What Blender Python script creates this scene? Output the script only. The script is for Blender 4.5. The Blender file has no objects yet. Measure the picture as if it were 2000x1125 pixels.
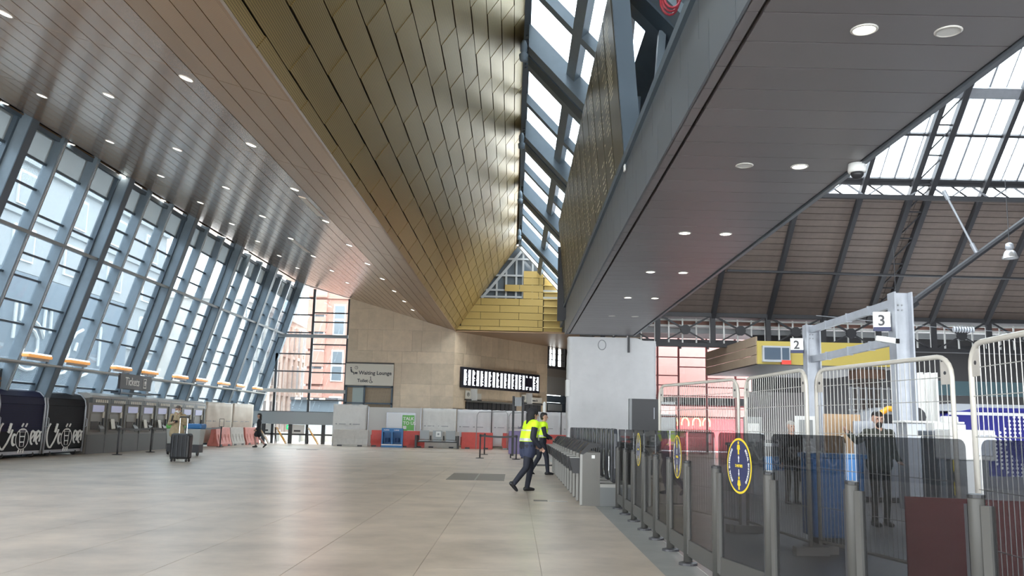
import bpy, bmesh, math, random
from mathutils import Vector, Matrix
random.seed(7)
R = random.random
def U(a, b): return a + (b - a) * R()
sc = bpy.context.scene
COL = sc.collection
V = Vector

# ------------------------------------------------------------------ camera
CAMH = 1.42
FPX = 1720.0
CW = Matrix(((1.0, -0.023, 0.006), (0.003, -0.155, -0.988), (0.023, 0.988, -0.155)))
def cam_basis():
    Y = V(((1005 - 1000) / FPX, -(832 - 562.5) / FPX, -1)).normalized()
    P = V(((2005 - 1000) / FPX, -(855.6 - 562.5) / FPX, -1))
    Z = P.cross(Y).normalized()
    if Z.y < 0: Z = -Z
    X = Y.cross(Z)
    return Matrix((X, Y, Z))
CW = cam_basis()
cd = bpy.data.cameras.new('camera')
cam = bpy.data.objects.new('camera', cd)
COL.objects.link(cam)
cd.sensor_width = 36.0
cd.lens = FPX / 2000 * 36.0
cd.clip_end = 500
cam.matrix_world = Matrix.Translation((0, 0, CAMH)) @ CW.to_4x4()
sc.camera = cam

# ------------------------------------------------------------------ sky, exposure
w = bpy.data.worlds.new('overcast_sky')
sc.world = w
w.use_nodes = True
bg = w.node_tree.nodes['Background']
bg.inputs[0].default_value = (0.90, 0.96, 1.0, 1)
bg.inputs[1].default_value = 10.0
sc.view_settings.view_transform = 'Standard'
sc.view_settings.look = 'None'
sc.view_settings.exposure = 0.12
sc.view_settings.gamma = 1.0
sc.view_settings.use_curve_mapping = False
sc.cycles.transparent_max_bounces = 24
sc.cycles.max_bounces = 10
sc.cycles.diffuse_bounces = 5
sc.cycles.sample_clamp_indirect = 6.0

# ------------------------------------------------------------------ materials
MATS = {}
def mat(name, col, rough=0.5, metal=0.0, spec=0.5, emit=0.0, vary=0.0, vscale=3.0, rand=0.0, bump=0.0, bscale=20.0, stretch=None, coord='Object', holes=0.0, ecol=None):
    if name in MATS: return MATS[name]
    m = bpy.data.materials.new(name); m.use_nodes = True
    nt = m.node_tree; b = nt.nodes['Principled BSDF']; L = nt.links.new
    b.inputs['Roughness'].default_value = rough
    b.inputs['Metallic'].default_value = metal
    b.inputs['Specular IOR Level'].default_value = spec
    c4 = (*col, 1)
    b.inputs['Base Color'].default_value = c4
    if emit:
        b.inputs['Emission Color'].default_value = (*(ecol or col), 1)
        b.inputs['Emission Strength'].default_value = emit
    out = None
    def tc(sc_=None):
        t = nt.nodes.new('ShaderNodeTexCoord')
        s = t.outputs[coord] if coord != 'World' else nt.nodes.new('ShaderNodeNewGeometry').outputs['Position']
        if stretch or sc_:
            mp = nt.nodes.new('ShaderNodeMapping'); L(s, mp.inputs[0])
            mp.inputs['Scale'].default_value = stretch or (1, 1, 1); s = mp.outputs[0]
        return s
    if vary:
        n = nt.nodes.new('ShaderNodeTexNoise'); n.inputs['Scale'].default_value = vscale
        n.inputs['Detail'].default_value = 5; n.inputs['Roughness'].default_value = 0.65
        L(tc(), n.inputs['Vector'])
        mr = nt.nodes.new('ShaderNodeMapRange')
        mr.inputs[1].default_value = 0.3; mr.inputs[2].default_value = 0.7
        mr.inputs[3].default_value = 1 - vary; mr.inputs[4].default_value = 1 + vary
        L(n.outputs[0], mr.inputs[0])
        out = mr.outputs[0]
    if rand:
        oi = nt.nodes.new('ShaderNodeObjectInfo')
        mr = nt.nodes.new('ShaderNodeMapRange'); mr.inputs[3].default_value = 1 - rand; mr.inputs[4].default_value = 1 + rand
        L(oi.outputs['Random'], mr.inputs[0])
        if out:
            mm = nt.nodes.new('ShaderNodeMath'); mm.operation = 'MULTIPLY'; L(out, mm.inputs[0]); L(mr.outputs[0], mm.inputs[1]); out = mm.outputs[0]
        else: out = mr.outputs[0]
    if holes:
        t = nt.nodes.new('ShaderNodeTexCoord'); sp = nt.nodes.new('ShaderNodeSeparateXYZ'); L(t.outputs['Object'], sp.inputs[0])
        sq = []
        for ax in (0, 1):
            a = nt.nodes.new('ShaderNodeMath'); a.operation = 'MULTIPLY'; a.inputs[1].default_value = 1 / holes; L(sp.outputs[ax], a.inputs[0])
            f = nt.nodes.new('ShaderNodeMath'); f.operation = 'FRACT'; L(a.outputs[0], f.inputs[0])
            s = nt.nodes.new('ShaderNodeMath'); s.operation = 'SUBTRACT'; s.inputs[1].default_value = 0.5; L(f.outputs[0], s.inputs[0])
            q = nt.nodes.new('ShaderNodeMath'); q.operation = 'POWER'; q.inputs[1].default_value = 2; ab = nt.nodes.new('ShaderNodeMath'); ab.operation = 'ABSOLUTE'
            L(s.outputs[0], ab.inputs[0]); L(ab.outputs[0], q.inputs[0]); sq.append(q.outputs[0])
        ad = nt.nodes.new('ShaderNodeMath'); ad.operation = 'ADD'; L(sq[0], ad.inputs[0]); L(sq[1], ad.inputs[1])
        gt = nt.nodes.new('ShaderNodeMath'); gt.operation = 'GREATER_THAN'; gt.inputs[1].default_value = 0.085; L(ad.outputs[0], gt.inputs[0])
        mr = nt.nodes.new('ShaderNodeMapRange'); mr.inputs[3].default_value = 0.3; mr.inputs[4].default_value = 1.0; L(gt.outputs[0], mr.inputs[0])
        if out:
            mm = nt.nodes.new('ShaderNodeMath'); mm.operation = 'MULTIPLY'; L(out, mm.inputs[0]); L(mr.outputs[0], mm.inputs[1]); out = mm.outputs[0]
        else: out = mr.outputs[0]
    if out:
        vm = nt.nodes.new('ShaderNodeVectorMath'); vm.operation = 'SCALE'
        vm.inputs[0].default_value = col; L(out, vm.inputs['Scale']); L(vm.outputs[0], b.inputs['Base Color'])
    if bump:
        n = nt.nodes.new('ShaderNodeTexNoise'); n.inputs['Scale'].default_value = bscale; n.inputs['Detail'].default_value = 3
        L(tc(), n.inputs['Vector'])
        bp = nt.nodes.new('ShaderNodeBump'); bp.inputs['Strength'].default_value = bump; bp.inputs['Distance'].default_value = 0.02
        L(n.outputs[0], bp.inputs['Height']); L(bp.outputs[0], b.inputs['Normal'])
    MATS[name] = m
    return m
def glass(name, tint, rough=0.02, refl=0.12, haze=0.0, hcol=(.6, .66, .7)):
    if name in MATS: return MATS[name]
    m = bpy.data.materials.new(name); m.use_nodes = True
    nt = m.node_tree; nt.nodes.clear(); L = nt.links.new
    o = nt.nodes.new('ShaderNodeOutputMaterial'); t = nt.nodes.new('ShaderNodeBsdfTransparent'); t.inputs[0].default_value = (*tint, 1)
    g = nt.nodes.new('ShaderNodeBsdfGlossy'); g.inputs['Roughness'].default_value = rough
    lw = nt.nodes.new('ShaderNodeLayerWeight'); lw.inputs[0].default_value = .5
    pw_ = nt.nodes.new('ShaderNodeMath'); pw_.operation = 'POWER'; pw_.inputs[1].default_value = 4.0; L(lw.outputs['Facing'], pw_.inputs[0])
    mr = nt.nodes.new('ShaderNodeMapRange'); mr.inputs[3].default_value = .03; mr.inputs[4].default_value = refl * 5; L(pw_.outputs[0], mr.inputs[0])
    mx = nt.nodes.new('ShaderNodeMixShader')
    last = t.outputs[0]
    if haze:
        d = nt.nodes.new('ShaderNodeBsdfTranslucent'); d.inputs[0].default_value = (*hcol, 1)
        d2 = nt.nodes.new('ShaderNodeBsdfDiffuse'); d2.inputs[0].default_value = (*hcol, 1)
        m0 = nt.nodes.new('ShaderNodeMixShader'); m0.inputs[0].default_value = 0.4; L(d.outputs[0], m0.inputs[1]); L(d2.outputs[0], m0.inputs[2])
        m1 = nt.nodes.new('ShaderNodeMixShader'); m1.inputs[0].default_value = haze; L(last, m1.inputs[1]); L(m0.outputs[0], m1.inputs[2]); last = m1.outputs[0]
    L(mr.outputs[0], mx.inputs[0]); L(last, mx.inputs[1]); L(g.outputs[0], mx.inputs[2]); L(mx.outputs[0], o.inputs[0])
    MATS[name] = m
    return m

M_steel = mat('blue_grey_steel', (.185, .235, .28), .42, 0, .4, vary=.06)
M_steel_d = mat('dark_blue_steel', (.075, .105, .135), .45)
M_alu = mat('bright_aluminium', (.75, .78, .8), .25, .9)
M_glass = glass('facade_glass', (.66, .705, .735), haze=.10, hcol=(.50, .56, .59), refl=.05)
M_frit = glass('fritted_glass', (.25, .27, .28), haze=.5, hcol=(.42, .43, .42))
M_clear = glass('clear_glass', (.93, .95, .95))
M_roofglass = glass('roof_glass', (.92, .95, .97), haze=.04)
M_tint = glass('tinted_screen_glass', (.43, .435, .45), refl=.08, haze=.03, hcol=(.5, .5, .5))
M_soffit = mat('bronze_soffit_metal', (.37, .235, .14), .20, .6, .5, rand=.06, bump=.08, bscale=1.2, stretch=(.5, 9, 1))
M_soffit_p = mat('bronze_soffit_perforated', (.40, .255, .145), .36, .6, .5, rand=.06, holes=.03)
M_gold = mat('gold_perforated_metal', (.42, .29, .105), .40, .7, .5, rand=.05, holes=.036)
M_gold2 = mat('gold_cladding_metal', (.40, .285, .095), .40, .5, .5, rand=.06)
M_groove = mat('dark_joint', (.03, .025, .018), .8)
M_soffit_e = mat('brown_edge_metal', (.30, .19, .11), .4, .5)
M_dark = mat('dark_soffit_metal', (.175, .158, .163), .36, .25, .5, rand=.05, bump=.03, bscale=3)
M_fascia = mat('dark_fascia_metal', (.115, .13, .15), .4, .2, .5, rand=.05)
M_black = mat('black_plastic', (.018, .018, .02), .45)
M_charcoal = mat('charcoal_paint', (.045, .045, .05), .45)
M_stone = mat('cream_limestone', (.60, .475, .335), .35, 0, .5, vary=.10, vscale=2.2, rand=.10, bump=.05)
M_mortar = mat('stone_joint', (.36, .28, .2), .8)
M_floor = mat('worn_pale_floor', (.54, .465, .385), .30, 0, .5, vary=.27, vscale=.8, rand=.025, coord='World', bump=.09, bscale=1.3)
M_floorbase = mat('floor_joint', (.46, .395, .325), .4, vary=.1)
M_plat = mat('platform_floor', (.25, .24, .235), .35, vary=.15, vscale=.6)
M_rim = mat('white_lamp_rim', (.6, .58, .54), .4)
M_lamp = mat('warm_lamp_lens', (1, .93, .8), .4, emit=22)
M_lampoff = mat('dim_lamp_lens', (.55, .55, .53), .4, emit=.12)
M_uplight = mat('orange_diffuser', (.75, .36, .12), .5, emit=.45, ecol=(1, .45, .12))
M_uptop = mat('white_lit_diffuser', (1, 1, .98), .5, emit=1.6)
M_white = mat('white_paint', (.78, .78, .76), .5)
M_sheet = mat('white_sheeting', (.68, .68, .69), .5, vary=.06, vscale=1.2, bump=.5, bscale=3.2)
M_hoard = mat('white_hoarding_sheet', (.70, .69, .66), .5, vary=.05, bump=.5, bscale=6)
M_concrete = mat('pale_grey_plastic', (.50, .47, .43), .6, vary=.08, vscale=5)
M_red = mat('red_plastic', (.60, .085, .07), .45, vary=.1, vscale=4)
M_pink = mat('faded_red_plastic', (.62, .20, .16), .5, vary=.12, vscale=5)
M_blue = mat('blue_plastic', (.03, .17, .42), .45)
M_green = mat('green_poster', (.16, .50, .12), .5)
M_grey = mat('grey_paint', (.30, .31, .32), .45)
M_lgrey = mat('galvanised_steel', (.42, .44, .48), .4, .4, vary=.08, vscale=4)
M_gate = mat('warm_grey_metal', (.125, .12, .11), .4, .45, .5, vary=.05)
M_gate_l = mat('pale_metal_edge', (.27, .265, .25), .4, .5)
M_post = mat('grey_post_paint', (.075, .073, .068), .5, 0, .4)
M_fence = mat('pale_fence_tube', (.62, .59, .53), .45, .1)
M_wire = mat('galvanised_wire', (.50, .49, .46), .4, .4)
M_shedboard = mat('brown_roof_boards', (.185, .145, .125), .55, vary=.12, vscale=2.5, rand=.08)
M_girder = mat('dark_painted_iron', (.042, .042, .047), .55)
M_machine = mat('machine_grey', (.16, .15, .135), .4, .3, vary=.05)
M_machine_d = mat('machine_dark_grey', (.085, .088, .088), .45)
M_machine_l = mat('machine_pale_top', (.42, .41, .39), .5)
M_shutter = mat('navy_shutter', (.022, .023, .055), .65, 0, .15)
M_shutter_b = mat('black_shutter', (.02, .021, .025), .65, 0, .15)
M_cream = mat('cream_sign_panel', (.62, .58, .50), .45)
M_txt = mat('dark_lettering', (.05, .05, .055), .5)
M_txtw = mat('white_lettering', (.8, .8, .78), .5)
M_screen = mat('lit_white_screen', (.9, .95, 1), .4, emit=1.3)
M_screenlow = mat('lit_blue_screen', (.5, .52, .75), .4, emit=.15)
M_yellow = mat('yellow_paint', (.72, .55, .03), .5)
M_signyellow = mat('mustard_fascia', (.45, .35, .08), .5)
M_navy = mat('navy_vinyl', (.03, .035, .10), .4)
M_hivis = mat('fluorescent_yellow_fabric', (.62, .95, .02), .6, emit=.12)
M_reflect = mat('silver_tape', (.55, .56, .54), .35)
M_skin = mat('skin', (.50, .30, .22), .5)
M_hair = mat('dark_hair', (.02, .016, .014), .55)
M_jacket = mat('beige_jacket_fabric', (.40, .32, .20), .8, vary=.12, vscale=12)
M_jeans = mat('blue_denim', (.07, .10, .17), .8)
M_navycloth = mat('navy_cloth', (.016, .019, .032), .75)
M_blackcloth = mat('black_cloth', (.014, .014, .017), .8)
M_camo = mat('dark_green_cloth', (.05, .055, .045), .8, vary=.35, vscale=14)
M_ply = mat('plywood', (.50, .33, .19), .6, vary=.12, vscale=3)
M_pinkwall = mat('pink_render', (.50, .255, .23), .6, vary=.04)
M_pinkred = mat('bright_red_shopfront', (.75, .12, .13), .5)
M_redframe = mat('dark_red_frame', (.14, .035, .035), .5)
M_maroon = mat('maroon_stand_in', (.22, .022, .028), .6)
M_redstone = mat('red_sandstone', (.33, .18, .145), .8, vary=.12, vscale=1.5)
M_beigestone = mat('pale_sandstone', (.72, .66, .60), .8, vary=.15, vscale=1.5)
M_greystone = mat('grey_sandstone', (.42, .40, .38), .8, vary=.1, vscale=1.0)
M_palewall = mat('pale_office_wall', (.30, .31, .31), .7, vary=.05)
M_slate = mat('slate_roof', (.17, .20, .25), .7)
M_window = mat('dark_window_glass', (.10, .12, .14), .1)
M_winbright = mat('sash_paint', (.75, .75, .73), .4)
M_mural = mat('blue_grey_hoarding', (.16, .20, .24), .6)
M_street = mat('street_paving', (.33, .33, .33), .7, vary=.1)
M_trainblue = mat('train_blue', (.025, .025, .17), .3)
M_traingrey = mat('train_grey', (.30, .31, .33), .35)
M_orange = mat('orange_yellow_paint', (.80, .36, .02), .4)
M_brass = mat('cream_led_text', (.72, .69, .52), .5, emit=.12)
M_boardface = mat('board_dark_panel', (.085, .078, .055), .3, .3, .5, rand=.08)
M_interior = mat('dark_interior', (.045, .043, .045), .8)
M_brownwall = mat('beige_cladding', (.33, .25, .18), .5, vary=.04)
M_neon = mat('yellow_neon', (1, .75, .25), .4, emit=2.5)
M_warmlight = mat('warm_strip_light', (1, .8, .5), .4, emit=4)
M_bin = mat('grey_bin_plastic', (.42, .43, .41), .5)

# ------------------------------------------------------------------ mesh helpers
class MB:
    def __init__(s): s.v = []; s.f = []; s.m = []; s.mi = 0
    def add(s, vs, fs):
        o = len(s.v); s.v += [V(p) for p in vs]; s.f += [tuple(i + o for i in f) for f in fs]; s.m += [s.mi] * len(fs); return s
    def obox(s, c, ax, ay, az):
        c, ax, ay, az = V(c), V(ax) / 2, V(ay) / 2, V(az) / 2
        vs = [c + i * ax + j * ay + k * az for k in (-1, 1) for j in (-1, 1) for i in (-1, 1)]
        fs = [(0, 2, 3, 1), (4, 5, 7, 6), (0, 1, 5, 4), (2, 6, 7, 3), (0, 4, 6, 2), (1, 3, 7, 5)]
        return s.add(vs, fs)
    def box(s, x0, x1, y0, y1, z0, z1):
        return s.obox(((x0 + x1) / 2, (y0 + y1) / 2, (z0 + z1) / 2), (x1 - x0, 0, 0), (0, y1 - y0, 0), (0, 0, z1 - z0))
    def bar(s, p, q, w, h, up=(0, 0, 1)):
        p, q = V(p), V(q); d = q - p; up = V(up)
        sx = d.cross(up)
        if sx.length < 1e-6: sx = d.cross(V((1, 0, 0)))
        sx.normalize(); u = sx.cross(d).normalized()
        return s.obox((p + q) / 2, d, sx * w, u * h)
    def tube(s, pts, r, n=8, cap=True):
        pts = [V(p) for p in pts]; rs = r if isinstance(r, (list, tuple)) else [r] * len(pts)
        rings = []; ref = None
        for i, p in enumerate(pts):
            d = (pts[min(i + 1, len(pts) - 1)] - pts[max(i - 1, 0)]).normalized()
            if ref is None:
                ref = d.orthogonal().normalized()
            a = (ref - d * ref.dot(d))
            a = a.normalized() if a.length > 1e-6 else d.orthogonal().normalized()
            ref = a; b = d.cross(a)
            rings.append([p + (a * math.cos(2 * math.pi * k / n) + b * math.sin(2 * math.pi * k / n)) * rs[i] for k in range(n)])
        vs = [q for ring in rings for q in ring]; fs = []
        for i in range(len(pts) - 1):
            for k in range(n):
                fs.append((i * n + k, i * n + (k + 1) % n, (i + 1) * n + (k + 1) % n, (i + 1) * n + k))
        if cap:
            fs.append(tuple(reversed(range(n)))); fs.append(tuple(range((len(pts) - 1) * n, len(pts) * n)))
        return s.add(vs, fs)
    def lathe(s, prof, n=16, c=(0, 0, 0), axis=None):
        c = V(c); vs = []; fs = []
        Mx = Matrix.Identity(3)
        if axis is not None: Mx = V((0, 0, 1)).rotation_difference(V(axis)).to_matrix()
        for r, z in prof:
            for k in range(n):
                a = 2 * math.pi * k / n
                vs.append(c + Mx @ V((r * math.cos(a), r * math.sin(a), z)))
        for i in range(len(prof) - 1):
            for k in range(n):
                fs.append((i * n + k, i * n + (k + 1) % n, (i + 1) * n + (k + 1) % n, (i + 1) * n + k))
        fs.append(tuple(reversed(range(n)))); fs.append(tuple(range((len(prof) - 1) * n, len(prof) * n)))
        return s.add(vs, fs)
    def prism(s, poly, ext):
        ext = V(ext); n = len(poly); poly = [V(p) for p in poly]
        vs = poly + [p + ext for p in poly]
        fs = [tuple(reversed(range(n))), tuple(range(n, 2 * n))] + [(k, (k + 1) % n, n + (k + 1) % n, n + k) for k in range(n)]
        return s.add(vs, fs)
    def ball(s, c, r, n=10, m=6):
        c = V(c); r = V(r) if not isinstance(r, (int, float)) else V((r, r, r))
        vs = []; fs = []
        for i in range(1, m):
            t = math.pi * i / m
            for k in range(n):
                a = 2 * math.pi * k / n
                vs.append(c + V((r.x * math.sin(t) * math.cos(a), r.y * math.sin(t) * math.sin(a), r.z * math.cos(t))))
        vs += [c + V((0, 0, r.z)), c - V((0, 0, r.z))]
        T, B = len(vs) - 2, len(vs) - 1
        for k in range(n):
            fs.append((T, k, (k + 1) % n)); fs.append((B, (m - 2) * n + (k + 1) % n, (m - 2) * n + k))
            for i in range(m - 2):
                fs.append((i * n + k, (i + 1) * n + k, (i + 1) * n + (k + 1) % n, i * n + (k + 1) % n))
        return s.add(vs, fs)
    def mesh(s, name, mats, smooth=False):
        me = bpy.data.meshes.new(name); me.from_pydata([tuple(p) for p in s.v], [], s.f)
        for m in (mats if isinstance(mats, (list, tuple)) else [mats]): me.materials.append(m)
        if any(s.m): me.polygons.foreach_set('material_index', s.m)
        if smooth: me.polygons.foreach_set('use_smooth', [True] * len(me.polygons))
        bm = bmesh.new(); bm.from_mesh(me); bmesh.ops.recalc_face_normals(bm, faces=bm.faces); bm.to_mesh(me); bm.free()
        return me
    def build(s, name, mats, parent=None, world=False, smooth=False, bevel=0.0, **kw):
        o = bpy.data.objects.new(name, s.mesh(name, mats, smooth)); COL.objects.link(o)
        if parent is not None:
            o.parent = parent
            if world: o.matrix_parent_inverse = parent.matrix_basis.inverted()
        if bevel:
            md = o.modifiers.new('bevel', 'BEVEL'); md.width = bevel; md.segments = 2; md.limit_method = 'ANGLE'
        for k, v in kw.items(): o[k] = v
        return o
def inst(me, name, mtx, parent=None):
    o = bpy.data.objects.new(name, me); COL.objects.link(o)
    if parent is not None: o.parent = parent
    o.matrix_local = mtx
    return o
def thing(name, label, cat, loc=(0, 0, 0), rz=0.0, group=None):
    o = bpy.data.objects.new(name, None); COL.objects.link(o)
    o.matrix_basis = Matrix.Translation(loc) @ Matrix.Rotation(rz, 4, 'Z')
    o['label'] = label; o['category'] = cat
    o.empty_display_size = .1
    if group: o['group'] = group
    return o
def tag(o, label, cat, group=None):
    o['label'] = label; o['category'] = cat
    if group: o['group'] = group
    return o
def struct(name):
    o = bpy.data.objects.new(name, None); COL.objects.link(o); o['kind'] = 'structure'; o.empty_display_size = .1
    return o
def dup(root, mtx=None, label=None, group=None):
    r = root.copy(); COL.objects.link(r)
    if mtx is not None: r.matrix_basis = mtx
    if label: r['label'] = label
    if group: r['group'] = group
    for ch in list(root.children):
        c = ch.copy(); COL.objects.link(c); c.parent = r
        for g in list(ch.children):
            d = g.copy(); COL.objects.link(d); d.parent = c
    return r
def frame(o, ux, uy, uz):
    ux, uy, uz = V(ux).normalized(), V(uy).normalized(), V(uz).normalized()
    return Matrix(((ux.x, uy.x, uz.x, o[0]), (ux.y, uy.y, uz.y, o[1]), (ux.z, uy.z, uz.z, o[2]), (0, 0, 0, 1)))
def T(x, y, z, rz=0.0): return Matrix.Translation((x, y, z)) @ Matrix.Rotation(rz, 4, 'Z')
def text(s, size, m, parent, mtx, name='lettering', ext=.002, bold=0.0, spacing=1.0, align='LEFT'):
    cu = bpy.data.curves.new(name, 'FONT'); cu.body = s; cu.size = size; cu.extrude = ext; cu.offset = bold
    cu.space_character = spacing; cu.align_x = align; cu.resolution_u = 3
    o = bpy.data.objects.new(name, cu); COL.objects.link(o)
    dg = bpy.context.evaluated_depsgraph_get(); dg.update()
    me = bpy.data.meshes.new_from_object(o.evaluated_get(dg)); bpy.data.objects.remove(o); bpy.data.curves.remove(cu)
    me.materials.clear(); me.materials.append(m)
    ob = bpy.data.objects.new(name, me); COL.objects.link(ob); ob.parent = parent; ob.matrix_local = mtx
    return ob
def clip(poly, p0, n):
    """keeps the part of a 2-D polygon on the side of p0 towards n"""
    out = []
    for i in range(len(poly)):
        a, b = poly[i], poly[(i + 1) % len(poly)]
        da = (a[0] - p0[0]) * n[0] + (a[1] - p0[1]) * n[1]; db = (b[0] - p0[0]) * n[0] + (b[1] - p0[1]) * n[1]
        if da >= 0: out.append(a)
        if da * db < 0:
            t = da / (da - db); out.append((a[0] + (b[0] - a[0]) * t, a[1] + (b[1] - a[1]) * t))
    return out
ORD = ['first', 'second', 'third', 'fourth', 'fifth', 'sixth', 'seventh', 'eighth', 'ninth', 'tenth', 'eleventh', 'twelfth', 'thirteenth', 'fourteenth', 'fifteenth', 'sixteenth']
PI = math.pi

# ================================================================== STRUCTURE
# ---- floor
fl = struct('floor')
MB().box(-19.5, 1.9, -8, 62, -.12, -.006).build('floor_base', M_floorbase, fl)
slab = MB().box(-.608, .608, -1.218, 1.218, -.02, 0).mesh('slab', M_floor)
n = 0
for j in range(17):
    for i in range(16):
        x = -16.2 + 1.222 * i; y = 4.2 + 2.442 * j + (1.22 if i % 2 else 0)
        if x > 1.3: continue
        inst(slab, 'slab', T(x, y, 0), fl)
MB().box(-19.4, -16.85, -8, 62, -.02, -.002).build('floor_strip', M_floor, fl)
MB().box(-16.8, 1.35, 47.2, 62, -.02, -.001).build('floor_far', M_floor, fl)
MB().box(-16.8, 1.35, -8, 2.9, -.02, -.001).build('floor_near', M_floor, fl)
MB().box(1.36, 1.95, -8, 62, -.02, -.001).build('floor_edge', mat('grey_floor_edge', (.30, .31, .30), .4, vary=.12, vscale=2), fl)
MB().box(1.96, 14.5, -8, 60, -.12, -.002).build('platform', M_plat, fl)
MB().box(14.5, 60, -8, 33.2, -.12, -.002).build('platform', M_plat, fl)
MB().box(14.5, 60, 33.2, 46, -1.1, -1.0).build('track_bed', M_interior, fl)
MB().box(-120, 120, 62.1, 260, -.3, -.1).build('street', M_street, fl)
MB().box(-120, -19.6, -40, 62, -.3, -.1).build('street', M_street, fl)

# ---- left facade, leaning in
LEAN = .29
GX = -17.45
def fx(z): return GX + LEAN * z
wl = struct('wall_left')
BAY0, BAY = 17.85, 6.45
up = V((LEAN, 0, 1)).normalized(); inn = V((1, 0, -LEAN)).normalized()
HEAD = 9.95
def fp(y, z, d=0.0): return V((fx(z), y, z)) + inn * d
cols = [BAY0 + BAY * k for k in range(-1, 7)]
for y in cols:
    mb = MB()
    mb.bar(fp(y, -.1, .29), fp(y, HEAD + .55, .29), .22, .58, inn)
    c = mb.build('column', M_steel, wl)
    MB().bar(fp(y, 0, .59), fp(y, HEAD + .4, .59), .36, .03, inn).build('flange', M_steel_d, c)
    MB().bar(fp(y - .17, 0, .1), fp(y - .17, HEAD + .4, .1), .09, .2, inn).build('glazing_bar', M_steel_d, c)
    MB().bar(fp(y + .17, 0, .1), fp(y + .17, HEAD + .4, .1), .09, .2, inn).build('glazing_bar', M_steel_d, c)
rowz = [.55, 1.75, 2.5, 3.25, 4.35, 5.0, 5.75, 6.45, 7.05, 7.65, 8.3, 9.1, HEAD]
for k in range(-1, 6):
    y0 = BAY0 + BAY * k
    for q in range(3):
        ya = y0 + BAY / 3 * q; yb = ya + BAY / 3
        if q:
            MB().bar(fp(ya, 0, .18), fp(ya, HEAD + .2, .18), .2, .36, inn).build('mullion', M_steel, wl)
            MB().bar(fp(ya, .3, .37), fp(ya, HEAD - .05, .37), .03, .03, inn).build('mullion_strip', M_alu, wl)
        la, lb = ya + (.07 if q else .21), yb - (.07 if q < 2 else .21)
        keep = [rowz[0]]
        drop = set(random.sample([1, 4, 5, 6, 7, 9, 10], 2))
        for i, z in enumerate(rowz[1:], 1):
            if i in drop: continue
            keep.append(z)
        for z0, z1 in zip([0.02] + keep[:-1], keep):
            c = fp((la + lb) / 2, (z0 + z1) / 2, .05)
            hgt = (z1 - z0) * math.sqrt(1 + LEAN ** 2)
            MB().obox(c, (0, lb - la, 0), up * (hgt - .02), inn * .012).build('pane', M_frit if z0 > 9 else M_glass, wl)
            if z1 < HEAD and abs(z1 - 7.05) > .01 and abs(z1 - 3.25) > .01:
                MB().obox(fp((la + lb) / 2, z1, .08), (0, lb - la, 0), up * .07, inn * .11).build('transom', M_steel_d, wl)
    MB().obox(fp(y0 + BAY / 2, 7.05, .30), (0, BAY - .2, 0), up * .10, inn * .5).build('wind_beam', mat('pale_steel', (.24, .26, .27), .45), wl)
    MB().obox(fp(y0 + BAY / 2, HEAD, .12), (0, BAY - .2, 0), up * .14, inn * .22).build('head_rail', M_steel_d, wl)
    MB().obox(fp(y0 + BAY / 2, 3.2, .42), (0, BAY - .3, 0), (0, 0, .06), (.72, 0, 0)).build('light_shelf', mat('pale_shelf', (.42, .42, .40), .5), wl)
MB().box(GX - .3, GX + .25, 11, 57, 0, .35).build('plinth', M_steel_d, wl)

# ---- sloping bronze soffit
SS = .0128
FO = V((-3.93, 0, 6.64)); HO = V((-14.45, 0, 9.66))
sa = (HO - FO); SW = sa.length; sa = sa.normalized(); sb = V((0, 1, SS)).normalized(); sn = sb.cross(sa).normalized()
if sn.z > 0: sn = -sn
def sof(u, y, d=0.0): return FO + sa * u + V((0, y, SS * y)) + sn * d
ce = struct('ceiling')
Y0, Y1 = -12.0, 56.2
MB().prism([sof(0, Y0, -.06), sof(SW + 1.1, Y0, -.06), sof(SW + 1.1, Y1 + 2.5, -.06), sof(0, Y1, -.06)], -sn * .1).build('soffit_backing', M_groove, ce)
PW, PLn = .457, 5.2
pl_ = MB().box(-PW / 2 + .011, PW / 2 - .011, -PLn / 2 + .004, PLn / 2 - .004, -.02, .02).mesh('plank', M_soffit)
plp = MB().box(-PW / 2 + .011, PW / 2 - .011, -PLn / 2 + .004, PLn / 2 - .004, -.02, .02).mesh('plank', M_soffit_p)
nrow = int(SW / PW) + 1
MB().prism([sof(0, Y0, -.02), sof(SW + .6, Y0, -.02), sof(SW + .6, 3.99, -.02), sof(0, 3.99, -.02)], -sn * .03).build('soffit_panel', M_soffit, ce)
MB().prism([sof(SW + .2, 4, -.03), sof(SW + 1.0, 4, -.03), sof(SW + 1.0, 58.4, -.03), sof(SW + .2, 58.4, -.03)], -sn * .03).build('soffit_edge', M_soffit, ce)
for r in range(nrow):
    for j in range(10):
        y = 4.0 + PLn * (j + .5)
        p = sof(PW * (r + .5), y, .0)
        if r == nrow - 1: p = sof(SW - PW * .5 + .3, y, 0)
        inst(plp if r < 4 else pl_, 'plank', frame(p, sa, sb, sa.cross(sb)), ce)

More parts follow.
